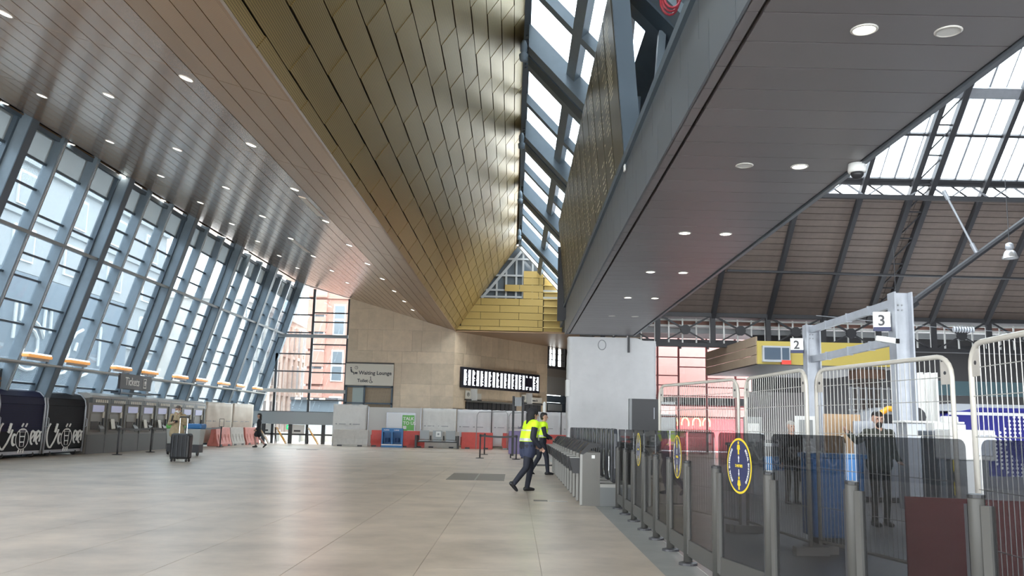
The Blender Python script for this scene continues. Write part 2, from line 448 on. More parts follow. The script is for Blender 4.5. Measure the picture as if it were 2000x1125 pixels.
# ---- gold perforated slope
RO = V((.05, 0, 12.45))
ga = (RO - FO); GW = ga.length; ga = ga.normalized(); gn = ga.cross(sb).normalized()
if gn.z > 0: gn = -gn
def gol(u, y, d=0.0): return FO + ga * u + V((0, y, SS * y)) + gn * d
cg = struct('ceiling')
MB().prism([gol(0, Y0, -.02), gol(GW, Y0, -.02), gol(GW, 6.8, -.02), gol(0, 6.8, -.02)], -gn * .03).build('gold_sheet', M_gold, cg)
MB().prism([gol(0, Y0, -.07), gol(GW, Y0, -.07), gol(GW, 56.9, -.07), gol(0, 56.9, -.07)], -gn * .1).build('gold_backing', M_groove, cg)
gl_len = 2.66; gw = (GW - .24) / 12
g0 = MB().box(-.12 + .008, .12 - .008, -gl_len / 2 + .006, gl_len / 2 - .006, -.02, .02).mesh('gold_panel', M_gold)
g1 = MB().box(-gw / 2 + .016, gw / 2 - .016, -gl_len / 2 + .006, gl_len / 2 - .006, -.02, .02).mesh('gold_panel', M_gold)
for r in range(13):
    for j in range(19):
        y = 9.53 + gl_len * (j + .5) + (1.33 if r % 2 else 0)
        if y + gl_len / 2 > 58.2: continue
        u = .12 if r == 0 else .24 + gw * (r - .5)
        inst(g0 if r == 0 else g1, 'gold_panel', frame(gol(u, y, 0), ga, sb, ga.cross(sb)), cg)
    # the closing pieces near the camera end
    u = .12 if r == 0 else .24 + gw * (r - .5)
    y = 9.53 - gl_len / 2 + (1.33 if r % 2 else 0)
    inst(g0 if r == 0 else g1, 'gold_panel', frame(gol(u, y, 0), ga, sb, ga.cross(sb)), cg)
MB().bar(sof(-.02, Y0, .03), sof(-.02, 56.1, .03), .06, .05, sn).build('fold_strip', M_soffit_e, cg)

# ---- skylight over the ridge
sk = struct('skylight')
KS = -1.07
def skp(x, y, d=0.0):
    nn = V((1.07, 0, 1)).normalized()
    return V((x, y, 12.8 + KS * (x - .1))) + nn * d
snn = V((1.07, 0, 1)).normalized(); sdn = V((1, 0, KS)).normalized()
big = [7.3, 15.4, 23.5, 31.4, 39.5, 47.5]
edges = []
for b in big:
    edges += [(b, b + 1.7, 1.0), (b + 5.3, b + 5.65, .36)]
    def raft(y, w_, dz, m, nm):
        MB().prism([(.16, y, skp(.16, y).z), (3.3, y, skp(3.3, y).z), (3.3, y, skp(3.3, y).z - dz), (.16, y, skp(.16, y).z - dz)], (0, w_, 0)).build(nm, m, sk)
    raft(b, 1.7, .72, M_steel, 'rafter')
    raft(b + .55, .6, .78, M_steel_d, 'rafter_flange')
    raft(b + 5.3, .35, .36, M_steel, 'rafter')
edges.sort()
for (a0, a1, _), (b0, b1, _) in zip(edges, edges[1:]):
    for xa, xb in ((.2, 1.41), (1.63, 2.75)):
        c = skp((xa + xb) / 2, (a1 + b0) / 2, .02)
        L_ = (xb - xa) * math.sqrt(1 + KS * KS)
        MB().obox(c, sdn * L_, (0, b0 - a1, 0), snn * .02).build('roof_pane', M_roofglass, sk)
MB().bar(skp(1.52, 5, -.12), skp(1.52, 55.8, -.12), .22 * 1.46, .26, snn).build('purlin', M_steel, sk)
MB().bar(skp(3.0, 5, -.12), skp(3.0, 55.8, -.12), .6, .4, snn).build('eaves_beam', M_steel, sk)
MB().bar((.1, 5, 12.75), (.1, 55.8, 12.95), .22, .3).build('ridge_beam', M_steel_d, sk)
for y in [b - .14 for b in big[1:]]:
    mb = MB()
    mb.lathe([(.05, 0), (.11, .03), (.13, .2), (.07, .26), (.1, .3), (.1, .5), (.05, .62)], 10, (.02, y, 11.5), (0, 0, 1))
    mb.build('finial', M_steel, sk, smooth=True)
    for i in range(9):
        MB().lathe([(.07, 0), (.07, .05)], 8, (.12, y + .3 + i * .28, 12.35)).build('ridge_clip', M_steel_d, sk)
MB().prism([skp(.1, -12), skp(3.4, -12), skp(3.4, 7.3), skp(.1, 7.3)], (0, 0, .1)).build('roof_sheet', M_steel_d, sk)
# ---- gable with gold cladding at the far end
GY = 56.0
wg = struct('wall_gable')
apex = (.24, 12.72)
def inside(poly):
    for p0, nn in (((-3.98, 7.37), (5.81, -3.98)), ((.24, 12.72), (-2.9, -2.71)), ((3.6, 0), (-1, 0)), ((0, 7.34), (0, 1))):
        poly = clip(poly, p0, nn)
        if len(poly) < 3: return []
    return poly
rows = [7.36, 7.68] + [7.68 + .456 * k for k in range(1, 9)]
def pan(x0, x1, z0, z1, m, d=0.0, nm='cladding_panel'):
    poly = inside([(x0 + .012, z0 + .012), (x1 - .012, z0 + .012), (x1 - .012, z1 - .012), (x0 + .012, z1 - .012)])
    if len(poly) >= 3:
        MB().prism([(p[0], GY + d, p[1]) for p in poly], (0, .05, 0)).build(nm, m, wg)
for i, (z0, z1) in enumerate(zip(rows, rows[1:])):
    xs = [-4.8 + (1.23 if i % 2 else 0) + 2.46 * k for k in range(6)]
    lim = -9
    if abs(z0 - 9.504) < .02: lim = .36
    if abs(z0 - 9.96) < .02: lim = -.83
    if z0 > 10.3: lim = .36
    for a in xs:
        b = a + 2.46
        a2, b2 = max(a, lim), min(b, 1.66)
        if b2 - a2 > .05: pan(a2, b2, z0, z1, M_gold2)
    pan(1.70, 3.4, z0, z1, M_gold2, .12)
    if z1 < 10.6: MB().box(1.66, 2.95, GY - .06, GY + .12, z1 - .025, z1 + .01).build('ledge', mat('pale_gold_edge', (.75, .6, .25), .4, .4), wg)
core = inside([(-6, 7.3), (5, 7.3), (5, 9.52), (-6, 9.52)])
MB().prism([(p[0], GY + .18, p[1]) for p in core], (0, .12, 0)).build('gable_backing', M_groove, wg)
core = inside([(.36, 9.5), (5, 9.5), (5, 10.95), (.36, 10.95)])
MB().prism([(p[0], GY + .18, p[1]) for p in core], (0, .12, 0)).build('gable_backing', M_groove, wg)
# gable window: steel studs and dark panes
wf = struct('window_1')
M_stud = mat('pale_grey_stud', (.36, .38, .39), .45)
core = inside([(-6, 9.5), (5, 9.5), (5, 13), (-6, 13)])
MB().prism([(p[0], GY + .25, p[1]) for p in core], (0, .02, 0)).build('pane', M_window, wf)
for x in (-2.05, -1.35, -.75, -.1, .33, .95, 1.45):
    zt = 12.6 - abs(x - .24) * (1.25 if x < .24 else .95)
    if zt > 9.8: MB().box(x - .06, x + .06, GY + .12, GY + .22, 9.5, zt).build('stud', M_stud, wf)
for z in (9.56, 10.0, 10.96, 12.05):
    poly = inside([(-6, z), (5, z), (5, z + .12), (-6, z + .12)])
    if len(poly) > 2: MB().prism([(p[0], GY + .1, p[1]) for p in poly], (0, .1, 0)).build('rail', M_stud, wf)
MB().bar((-2.3, GY + .12, 9.5), (.24, GY + .12, 12.66), .1, .16).build('raking_bar', M_stud, wf)
MB().bar((.24, GY + .12, 12.66), (2.2, GY + .12, 10.8), .1, .16).build('raking_bar', M_stud, wf)
MB().bar((.15, 55.4, 12.95), (3.35, 55.4, 9.5), .5, .34, (0, 1, 0)).build('verge_board', mat('white_verge', (.66, .68, .68), .45), wf)
MB().box(-3.93, 4.2, GY, 68, 7.3, 7.42).build('overhang_soffit', M_soffit_e, wg)

# ---- stone walls at the far end
wb = struct('wall_back')
MB().box(-10.75, -3.93, GY + .1, GY + .4, 0, 9.9).build('wall_core', M_mortar, wb)
zr = [0, 1.1, 2.45, 3.15, 3.9, 5.2, 5.95, 7.3, 8.65, 9.9]
def topz(x): return 7.37 + (-3.93 - x) * (9.76 - 7.37) / 6.82
rs = random.Random(3)
for i, (z0, z1) in enumerate(zip(zr, zr[1:])):
    if z1 < 2.2: continue
    x = -10.75
    while x < -3.95:
        wdt = rs.choice((.62, .95, 1.25, 1.6, 1.9)); x1 = min(x + wdt, -3.93)
        if -3.93 - x1 < .3: x1 = -3.93
        segs = [(x, x1)]
        if z0 < 5.1:  # leave the sign and window opening clear
            segs = [(max(x, -7.72), x1)] if x1 > -7.72 else []
        for a, b in segs:
            if b - a < .05: continue
            poly = clip([(a + .004, z0 + .004), (b - .004, z0 + .004), (b - .004, z1 - .004), (a + .004, z1 - .004)], (-3.93, 7.40), (-2.39, -6.82))
            if len(poly) > 2: MB().prism([(p[0], GY + .04 - U(0, .006), p[1]) for p in poly], (0, .08, 0)).build('stone_tile', M_stone, wb)
        x = x1
wd = V((.695, 1, 0)).normalized(); wn = V((1, -.695, 0)).normalized()
wr = struct('wall_back')
C0 = V((-3.93, GY + .04, 0))
def rw(u, z, d=0.0): return C0 + wd * u + V((0, 0, z)) + wn * d
RL = 10.95
MB().obox(rw(RL / 2, 3.7, -.2), wd * RL, wn * .2, (0, 0, 7.5)).build('wall_core', M_mortar, wr)
zr2 = [2.45, 3.15, 3.9, 5.2, 5.95, 7.36]
OPEN = [(1.4, 7.1, 2.9), (7.9, 10.2, 2.95)]
for i, (z0, z1) in enumerate(zip(zr2, zr2[1:])):
    u = 0
    while u < RL - .02:
        u1 = min(u + rs.choice((.62, .95, 1.25, 1.6)), RL)
        if RL - u1 < .3: u1 = RL
        z0_ = z0
        for a, b, zz in OPEN:
            if u1 > a and u < b and z0 < zz: z0_ = max(z0, zz)
        MB().obox(rw((u + u1) / 2, (z0_ + z1) / 2, -.05 + U(0, .006)), wd * (u1 - u - .008), wn * .1, (0, 0, z1 - z0_ - .008)).build('stone_tile', M_stone, wr)
        u = u1
for a, b, zz in OPEN:
    MB().obox(rw((a + b) / 2, zz / 2, -.04), wd * (b - a - .05), wn * .06, (0, 0, zz)).build('opening_infill', M_interior, wr)
    for k in range(int((b - a) / .5)):
        MB().obox(rw(a + .3 + k * .5, zz / 2, .0), wd * .04, wn * .06, (0, 0, zz)).build('opening_bar', M_charcoal, wr)
    MB().obox(rw((a + b) / 2, zz + .04, .03), wd * (b - a + .1), wn * .16, (0, 0, .1)).build('lintel', M_gate_l, wr)
# bay window, panel and shop front to the right of the stone
bw = struct('window_2')
def b2(u, z, d=0.0): return C0 + wd * (RL + u) + V((0, 0, z)) + wn * d
MB().obox(b2(1.5, 5.78, .06), wd * 3.0, wn * .3, (0, 0, .2)).build('sill', M_girder, bw)
for u in (.05, 1.1, 1.25, 2.3):
    MB().obox(b2(u, 7.1, .05), wd * .1, wn * .12, (0, 0, 2.6)).build('frame_post', M_girder, bw)
for z in (6.35, 6.8, 7.3):
    MB().obox(b2(1.3, z, .04), wd * 2.5, wn * .06, (0, 0, .05)).build('glazing_bar', M_girder, bw)
MB().obox(b2(.55, 6.6, .04), wd * .05, wn * .06, (0, 0, 1.5)).build('glazing_bar', M_girder, bw)
MB().obox(b2(1.3, 7.1, 0), wd * 2.5, wn * .02, (0, 0, 2.6)).build('pane', M_clear, bw)
for u in (.6, 1.8):
    MB().obox(b2(u, 7.9, -1.2), wd * .9, wn * .12, (0, 0, .1)).build('strip_light', M_warmlight, bw)
    MB().obox(b2(u, 7.62, -.6), wd * .8, wn * .12, (0, 0, .08)).build('strip_light', M_warmlight, bw)
MB().obox(b2(1.5, 6.9, -3), wd * 6, wn * .1, (0, 0, 3)).build('room_wall', mat('orange_room', (.5, .3, .15), .6), bw)
MB().obox(b2(.6, 6.5, -2.4), wd * .95, wn * .05, (0, 0, 1.2)).build('bright_pane', M_screen, bw)
MB().obox(b2(1.5, 8.3, -1.6), wd * 6, wn * 3, (0, 0, .1)).build('room_ceiling', mat('orange_room', (.5, .3, .15), .6), bw)
MB().obox(b2(1.5, 5.4, -.05), wd * 3.2, wn * .1, (0, 0, .62)).build('spandrel', mat('taupe_panel', (.24, .21, .185), .5), bw)
MB().obox(b2(1.45, 4.42, -.02), wd * 2.9, wn * .12, (0, 0, 1.34)).build('grey_panel', mat('grey_signboard', (.27, .26, .245), .45), bw)
MB().obox(b2(1.5, 3.45, .02), wd * 3.0, wn * .12, (0, 0, .5)).build('shop_head', M_steel_d, bw)
MB().obox(b2(1.5, 1.6, -.2), wd * 3.0, wn * .05, (0, 0, 3.2)).build('shop_pane', M_window, bw)
MB().obox(b2(1.3, 2.85, -.1), wd * 1.9, wn * .05, (0, 0, .5)).build('shop_light', M_palewall, bw)
MB().obox(b2(2.85, 1.9, .02), wd * .25, wn * .14, (0, 0, 3.8)).build('shop_jamb', M_steel_d, bw)
MB().obox(b2(1.5, 2.3, .02), wd * 3.0, wn * .12, (0, 0, .14)).build('shop_rail', M_steel_d, bw)
MB().obox(b2(6, 5, -.3), wd * 7, wn * .2, (0, 0, 10)).build('return_wall', M_interior, bw)

# window and sign in the left stone face
wo = struct('window_3')
MB().box(-10.75, -7.74, GY + .1, GY + .16, 0, 3.74).build('pane', M_window, wo)
for x in (-10.7, -9.55, -7.8):
    MB().box(x - .05, x + .05, GY - .02, GY + .1, 0, 3.74).build('frame_post', M_steel_d, wo)
for z in (2.62, 3.66):
    MB().box(-10.75, -7.74, GY - .02, GY + .1, z - .05, z + .05).build('frame_rail', M_steel_d, wo)
MB().box(-10.3, -9.62, GY + .05, GY + .09, 0, 3.6).build('door_leaf', mat('pale_green_glass', (.32, .38, .36), .2), wo)

# ---- far end glazing
fg = struct('window_4')
FY = 56.5
M_fr = mat('slim_dark_frame', (.05, .055, .06), .45)
for x in (-15.35, -13.15, -10.86):
    MB().bar((x, FY, -.05), (x, FY, 5.7 if x < -15 else (9.9 if x < -12 else 9.3)), .12, .16, (1, 0, 0)).build('mullion', M_fr, fg)
for x0, x1, zs in ((-16.6, -13.15, (1.98, 4.55, 5.67, 7.05, 8.2, 9.3)), (-13.15, -10.8, (1.98, 2.75, 4.5, 5.1, 6.3, 7.75, 8.35))):
    for z in zs:
        MB().box(max(x0, fx(z) + .3), x1, FY - .05, FY + .05, z - .04, z + .04).build('transom', M_fr, fg)
MB().box(-15.3, -10.8, FY - .28, FY + .02, 6.72, 6.92).build('cross_beam', mat('pale_steel', (.24, .26, .27), .45), fg)
MB().box(-16.4, -10.8, FY - .28, FY + .02, 3.2, 3.42).build('cross_beam', mat('pale_shelf', (.42, .42, .40), .5), fg)
MB().box(-16.8, -10.8, FY - .3, FY + .1, 1.2, 1.98).build('grey_band', mat('grey_lower_band', (.33, .36, .37), .45), fg)
for x in (-15.9, -14.2, -12.1):
    MB().box(x - .12, x + .12, FY - .08, FY + .08, 0, 1.2).build('door_post', M_fr, fg)
MB().box(-16.8, -10.8, FY - .06, FY + .06, .52, .62).build('door_rail', M_fr, fg)
for a, b in ((-16.9, -13.2), (-13.1, -10.85)):
    MB().box(a, b, FY, FY + .012, .05, 9.5).build('pane', M_clear, fg)

# ---- dark soffit over the gate line
cs = struct('ceiling')
DZ = 5.0
MB().box(1.92, 4.6, -12, 34, DZ + .05, DZ + .3).build('soffit_core', M_groove, cs)
dw = .583
dp = MB().box(-1.2, 1.235, -dw / 2 + .008, dw / 2 - .008, 0, .05).mesh('soffit_panel', M_dark)
de = MB().box(-.06, .06, -dw / 2 + .008, dw / 2 - .008, 0, .05).mesh('soffit_edge', M_dark)
fp_ = MB().box(-.02, .02, -.534, .534, 0, .56).mesh('fascia_panel', M_fascia)
for j in range(-3, 30):
    y = 1.45 + 1.08 * (j + .5)
    inst(fp_, 'fascia_panel', T(1.90, y + .5, DZ), cs)
    inst(fp_, 'fascia_panel', T(1.92, y, DZ + .57), cs)
for j in range(-8, 56):
    y = 1.32 + dw * (j + .5)
    inst(dp, 'soffit_panel', T(3.27, y, DZ), cs)
    inst(de, 'soffit_edge', T(1.965, y, DZ), cs)
MB().box(1.92, 4.55, -12, -3.4, DZ, DZ + .05).build('soffit_panel', M_dark, cs)
MB().box(3.25, 3.35, 15, 45.3, 5.3, 9.4).build('upper_light_block', M_interior, cs)  # unseen wall added above the soffit to block light from the shed
MB().box(4.53, 4.6, -12, 34.1, DZ - .03, DZ + .5).build('edge_angle', M_fascia, cs)
MB().box(1.9, 4.6, 33.9, 34.1, DZ - .01, DZ + 1.2).build('end_fascia', M_fascia, cs)
MB().box(1.84, 2.2, -12, 35, 6.13, 6.27).build('gutter_rail', M_steel_d, cs)

# ---- steelwork above the soffit
st = struct('trim_1')
for x, z, w_, h_ in ((2.55, 6.75, .25, .4), (3.0, 7.5, .12, .12), (2.2, 6.5, .08, .3), (3.3, 6.1, .1, .1), (4.3, 9.3, .5, .5)):
    MB().bar((x, 4, z), (x, 44, z), w_, h_).build('roof_beam', M_steel_d, st)
for y in (7, 10, 13.1, 16.5, 20, 24, 28, 32):
    MB().bar((2.45, y, 5.2), (2.75, y, 9.2), .14, .2, (0, 1, 0)).build('hanger', M_steel, st)
    MB().bar((2.5, y, 6.3), (4.3, y + 1.4, 9.0), .08, .08).build('brace', M_steel_d, st)

# ---- train shed roof on the right
sh = struct('shed_roof')
EY, EZ, RSL = 45.0, 7.35, .93
rn = V((0, RSL, 1)).normalized(); rd = V((0, -1, RSL)).normalized()
def sp(x, t, d=0.0): return V((x, EY, EZ)) + rd * t - rn * d
TG = 7.35
ribx = [4.4, 7.2, 10.05, 12.9, 15.7, 18.4, 21.2, 24.0, 26.9, 29.8]
MB().obox(sp(17, TG / 2, -.06), (26, 0, 0), rd * TG, rn * .04).build('roof_deck', M_groove, sh)
nb = 19; bwid = (TG - .55) / nb
for xa, xb in zip(ribx, ribx[1:]):
    L_ = xb - xa
    bm_ = MB().obox((0, 0, 0), (L_ - .02, 0, 0), rd * (bwid - .03), rn * .03).mesh('roof_board', M_shedboard)
    for k in range(nb):
        inst(bm_, 'roof_board', Matrix.Translation(sp((xa + xb) / 2, .55 + bwid * (k + .5), 0)), sh)
    MB().obox(sp((xa + xb) / 2, .27, .01), (L_ - .02, 0, 0), rd * .52, rn * .03).build('eaves_board', M_shedboard, sh)
for x in ribx:
    dbl = abs(x - 18.4) < .1
    for dx in ((-.42, .42) if dbl else (0,)):
        MB().bar(sp(x + dx, -.1, .16), sp(x + dx, 22, .16), .24 if dbl else .2, .3, rn).build('rib', M_girder, sh)
    if dbl:
        for k in range(8):
            t = .6 + k * 1.5
            MB().bar(sp(x - .42, t, .2), sp(x + .42, t, .2), .06, .06).build('rib_strut', M_girder, sh)
            MB().bar(sp(x - .42, t, .2), sp(x + .42, t + 1.5, .2), .05, .05).build('rib_strut', M_girder, sh)
# glazing
for xa, xb in zip(ribx, ribx[1:]):
    for t0, t1 in ((TG + 1.0, TG + 3.15), (TG + 3.25, TG + 5.2), (TG + 5.3, TG + 9), (TG + 9.1, TG + 14)):
        MB().obox(sp((xa + xb) / 2, (t0 + t1) / 2, -.05), (xb - xa - .04, 0, 0), rd * (t1 - t0), rn * .012).build('roof_pane', M_roofglass, sh)
    for k in (1, 2, 3):
        x = xa + (xb - xa) * k / 4
        MB().bar(sp(x, TG + .9, 0), sp(x, TG + 14, 0), .05 if k != 2 else .09, .08, rn).build('glazing_bar', M_lgrey, sh)
for t in (TG + .9, TG + 3.2, TG + 9.05):
    MB().bar(sp(4, t, .05), sp(30, t, .05), .12, .14, rn).build('purlin', M_girder, sh)
MB().bar(sp(4, TG + 5.25, .1), sp(30, TG + 5.25, .1), .5, .2, rn).build('walkway_beam', M_lgrey, sh)
crown = sp(0, TG + 14).y; cz = sp(0, TG + 14).z
MB().box(3.2, 32, -12, crown, cz, cz + .2).build('crown_light_block', M_shedboard, sh)  # unseen flat slab added to cut the sky light from overhead
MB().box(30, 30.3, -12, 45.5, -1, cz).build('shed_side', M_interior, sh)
MB().box(3.0, 31, EY + .3, 60, 7.6, 7.9).build('rear_roof_light_block', M_interior, sh)  # slab added to keep sky light off the slanting stone wall
MB().box(3.0, 4.4, 30, EY + .3, 9.3, 9.5).build('valley_roof_light_block', M_steel_d, sh)  # added to close the gap where sky light came in
MB().box(2.9, 3.2, EY + .3, 60, 7.4, 9.6).build('valley_wall_light_block', M_interior, sh)  # added to close the side gap against sky light
MB().box(4.6, 8.6, 60, 60.3, 0, 8).build('rear_wall_light_block', M_brownwall, sh)  # hidden wall added to shut out daylight behind the column
MB().box(4.45, 4.6, 56, 71, 0, 9).build('rear_wall_light_block', M_brownwall, sh)  # added to stop daylight reaching the bay from the right
MB().box(3.2, 4.6, 60, 71, 8.5, 8.7).build('rear_roof_light_block', M_interior, sh)  # second added slab, blocks sky light above the bay
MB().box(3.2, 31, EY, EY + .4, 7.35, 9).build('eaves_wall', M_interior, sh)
wk = struct('wall_light_block')
MB().box(-20, 31, -12.4, -12, 5.5, 24).build('light_block_panel', mat('pale_light_block', (.35, .33, .30), .6), wk)  # unseen wall behind the camera, added to cut frontal light, open below
def girder(name, y, z0, z1, x0, x1, bay, mch, mweb, par, starred):
    for z in (z0, z1):
        MB().box(x0, x1, y - .1, y + .1, z - .1, z + .1).build('chord', mch, par)
    x = x0
    while x < x1 - .1:
        MB().bar((x, y, z0), (x + bay / 2, y, (z0 + z1) / 2 if starred else z1), .07, .07, (0, 1, 0)).build('lattice_bar', mweb, par)
        MB().bar((x + bay / 2, y, (z0 + z1) / 2 if starred else z1), (x + bay, y, z0), .07, .07, (0, 1, 0)).build('lattice_bar', mweb, par)
        if starred:
            MB().bar((x, y, z1), (x + bay / 2, y, (z0 + z1) / 2), .09, .09, (0, 1, 0)).build('lattice_bar', mweb, par)
            MB().bar((x + bay / 2, y, (z0 + z1) / 2), (x + bay, y, z1), .09, .09, (0, 1, 0)).build('lattice_bar', mweb, par)
            MB().lathe([(.26, -.06), (.26, .06)], 10, (x + bay / 2, y - .02, (z0 + z1) / 2), (0, 1, 0)).build('boss', mweb, par)
            MB().box(x - .12, x + .12, y - .08, y + .08, z0, z1).build('girder_post', mch, par)
        else:
            MB().bar((x, y, z1), (x + bay / 2, y, z0), .06, .06, (0, 1, 0)).build('lattice_bar', mch, par)
        x += bay
g1_ = struct('trim_2')
girder('lattice', EY - .1, 5.72, 7.28, 4.4, 27, 2.82, M_girder, M_girder, g1_, True)
for k in range(34):   # pale studs of the screen behind the lattice
    x = 5.0 + .71 * k
    MB().box(x - .035, x + .035, EY + .22, EY + .28, 5.75, 7.1).build('stud', M_white, g1_)
MB().box(4.4, 28, EY + .24, EY + .32, 7.0, 7.08).build('screen_rail', M_white, g1_)
MB().box(4.4, 28, EY + .5, EY + .6, 6.72, 6.82).build('screen_rail', M_white, g1_)
MB().box(4.4, 28, EY + .6, EY + .66, 6.85, 7.1).build('screen_panel', M_redstone, g1_)
MB().box(4.4, 28, EY + .7, EY + .9, 6.4, 6.68).build('screen_rail', M_grey, g1_)
MB().box(4.4, 28, EY + .9, EY + 1.0, 5.7, 6.1).build('screen_rail', M_charcoal, g1_)
for k in range(9):
    MB().box(5.5 + k * 1.4, 5.6 + k * 1.4, EY - .25, EY - .15, 5.5, 5.66).build('bracket', M_girder, g1_)
MB().box(4.4, 28, EY - .3, EY - .16, 5.62, 5.68).build('conduit', M_girder, g1_)
g2_ = struct('trim_3')
gp = sp(0, TG + .42, .25)
girder('lattice', gp.y, gp.z - .32, gp.z + .34, 4.4, 30, 1.9, M_girder, M_lgrey, g2_, False)

# ---- far side of the shed: pink shopfront beyond a red framed screen, dark interior, beige fascia
wp = struct('window_5')
PY = 60.0
for x in (9.62, 11.05, 12.95, 14.9):
    MB().box(x - .06, x + .06, PY - .06, PY + .06, 0, 8).build('mullion', M_redframe, wp)
for a, b, zs in ((8.6, 11.05, (6.3, 5.05, 4.4, 3.7)), (11.05, 12.95, (6.3, 5.65, 4.35, 3.7)), (12.95, 15.6, (6.3, 4.9, 4.3, 3.7))):
    for z in zs: MB().box(a, b, PY - .05, PY + .05, z - .035, z + .035).build('transom', M_redframe, wp)
for z in (3.05, 2.3):
    MB().box(8.6, 16, PY - .05, PY + .05, z - .05, z + .05).build('transom', M_redframe, wp)
for a, b in ((8.6, 11), (11.1, 12.9), (13, 15.6)):
    MB().box(a, b, PY, PY + .012, .05, 8).build('pane', M_clear, wp)
wq = struct('wall_right')
MB().box(7, 22, 63, 63.4, 2.9, 11).build('pink_wall', M_pinkwall, wq)
MB().box(7, 22, 62.9, 63.3, 0, 2.2).build('red_shopfront', M_pinkred, wq)
MB().box(7, 22, 62.95, 63.35, 2.2, 2.9).build('pale_band', M_pinkwall, wq)
MB().box(8.6, 16, 60.4, 60.6, 3.1, 3.62).build('dark_band', M_interior, wq)
MB().box(8.4, 10.95, 60.3, 60.5, .8, 2.45).build('dark_panel', M_interior, wq)
for x in range(26):
    MB().box(10 + .2 * x, 10.03 + .2 * x, 60.3, 60.33, 3.15, 3.6).build('band_slat', M_wire, wq)
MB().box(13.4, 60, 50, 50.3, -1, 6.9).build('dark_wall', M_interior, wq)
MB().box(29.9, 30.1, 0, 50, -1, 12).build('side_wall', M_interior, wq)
MB().box(16.2, 17.1, 41.6, 42.4, 0, 4.0).build('stone_pillar', mat('sooty_stone', (.13, .105, .095), .8, vary=.2), wq)
MB().box(16.0, 17.3, 41.4, 42.6, 4.0, 4.5).build('pillar_cap', mat('sooty_cap', (.22, .13, .09), .8, vary=.2), wq)
for k in range(7):
    MB().box(15.6 + k * .35, 15.68 + k * .35, 41.3, 41.38, 1.2, 3.6).build('grille_bar', M_grey, wq)
for k in range(5):
    MB().box(15.5, 18.2, 41.28, 41.34, 1.5 + k * .5, 1.55 + k * .5).build('grille_rail', M_grey, wq)
MB().box(18.5, 30, 43.5, 43.7, 3.4, 4.1).build('glass_band', mat('teal_fascia', (.10, .16, .18), .2), wq)
MB().box(12.8, 16.4, 49, 49.2, 1.0, 3.6).build('shop_shutter', mat('ribbed_shutter', (.14, .13, .13), .5), wq)
cb = struct('trim_4')   # the projecting box with beige side and mustard front
MB().prism([(10.6, 49, 4.42), (10.95, 40, 4.42), (17.5, 40, 4.42), (17.5, 49, 4.42)], (0, 0, .06)).build('box_underside', mat('grey_underside', (.10, .098, .10), .6), cb)
v0, v1 = V((10.58, 49, 0)), V((10.92, 40, 0))
for z0, z1 in ((4.43, 4.85), (4.85, 5.27), (5.27, 5.7)):
    MB().obox((v0 + v1) / 2 + V((0, 0, (z0 + z1) / 2 + .02)), v1 - v0, V((.08, .02, 0)), (0, 0, z1 - z0 - .03)).build('side_panel', M_brownwall, cb)
MB().box(10.93, 17.5, 39.95, 40.05, 4.45, 5.5).build('front_fascia', M_signyellow, cb)

# ================================================================== THINGS
# ---- recessed downlights
def lamp_proto(label, r, m):
    t = thing('downlight', label, 'ceiling light')
    MB().lathe([(r * .98, .02), (r * 1.15, .02), (r * 1.2, -.004), (r * .98, -.012), (r * .94, .02)], 20).build('rim', M_rim, t, smooth=True)
    MB().lathe([(r * .2, -.006), (r * .97, -.002), (r * .97, .012)], 20).build('lens', m, t)
    return t
rows_s = [(-5.98, 3.9, 'bronze soffit row nearest the gold slope'), (-8.95, 3.92, 'second bronze soffit row from gold slope'), (-11.72, 3.65, 'third bronze soffit row from gold slope'), (-14.25, 3.7, 'bronze soffit row along glass facade')]
starts = [14.91, 14.27, 20.5, 23.14]
n_of = [10, 9, 8, 7]
proto = None
for (x, sp_, nm), s0, n in zip(rows_s, starts, n_of):
    u = (x + 3.93) / sa.x
    for k in range(n):
        p = sof(u, s0 + sp_ * k, .022)
        lab = f'{ORD[k]} lit downlight from the camera in {nm}'
        Mx = frame(p, sa, sb if sa.cross(sb).z > 0 else -sb, -sn)
        if proto is None:
            proto = lamp_proto(lab, .115, M_lamp); proto.matrix_basis = Mx; proto['group'] = 'downlights in the bronze soffit'
        else: dup(proto, Mx, lab)
pd_on = pd_off = None
for j, y in enumerate((3.2, 7.44, 11.6, 15.86, 20.0, 24.1, 28.2)):
    for x, side in ((3.05, 'left'), (3.80, 'right')):
        off = (j, side) in ((1, 'right'), (2, 'left'), (6, 'left'), (6, 'right'))
        lab = f'{"unlit" if off else "lit"} downlight in dark soffit, {side} of {ORD[j]} pair from camera'
        Mx = T(x, y, DZ - .002)
        if off:
            if pd_off is None: pd_off = lamp_proto(lab, .10, M_lampoff); pd_off.matrix_basis = Mx; pd_off['group'] = 'downlights in the dark soffit'
            else: dup(pd_off, Mx, lab)
        else:
            if pd_on is None: pd_on = lamp_proto(lab, .10, M_lamp); pd_on.matrix_basis = Mx; pd_on['group'] = 'downlights in the dark soffit'
            else: dup(pd_on, Mx, lab)
# pale access strips beside some lamps
for ya, yb, x in ((34.0, 36.8, -8.98), (23.6, 26.0, -6.0)):
    u = (x + 3.93) / sa.x
    MB().bar(sof(u, ya, .025), sof(u, yb, .025), .22, .012, sn).build('access_strip', mat('pale_access_strip', (.62, .52, .42), .35, .4), ce)

# ---- dome camera under the soffit edge
t = thing('dome_camera', 'white dome security camera under right edge of the dark soffit', 'camera', (4.5, 11.4, DZ - .16))
MB().lathe([(.05, .16), (.11, .15), (.12, .06), (.11, .03)], 16).build('housing', M_white, t, smooth=True)
MB().lathe([(.085, .035), (.08, -.01), (.05, -.05), (.01, -.06)], 16).build('dome', M_black, t, smooth=True)

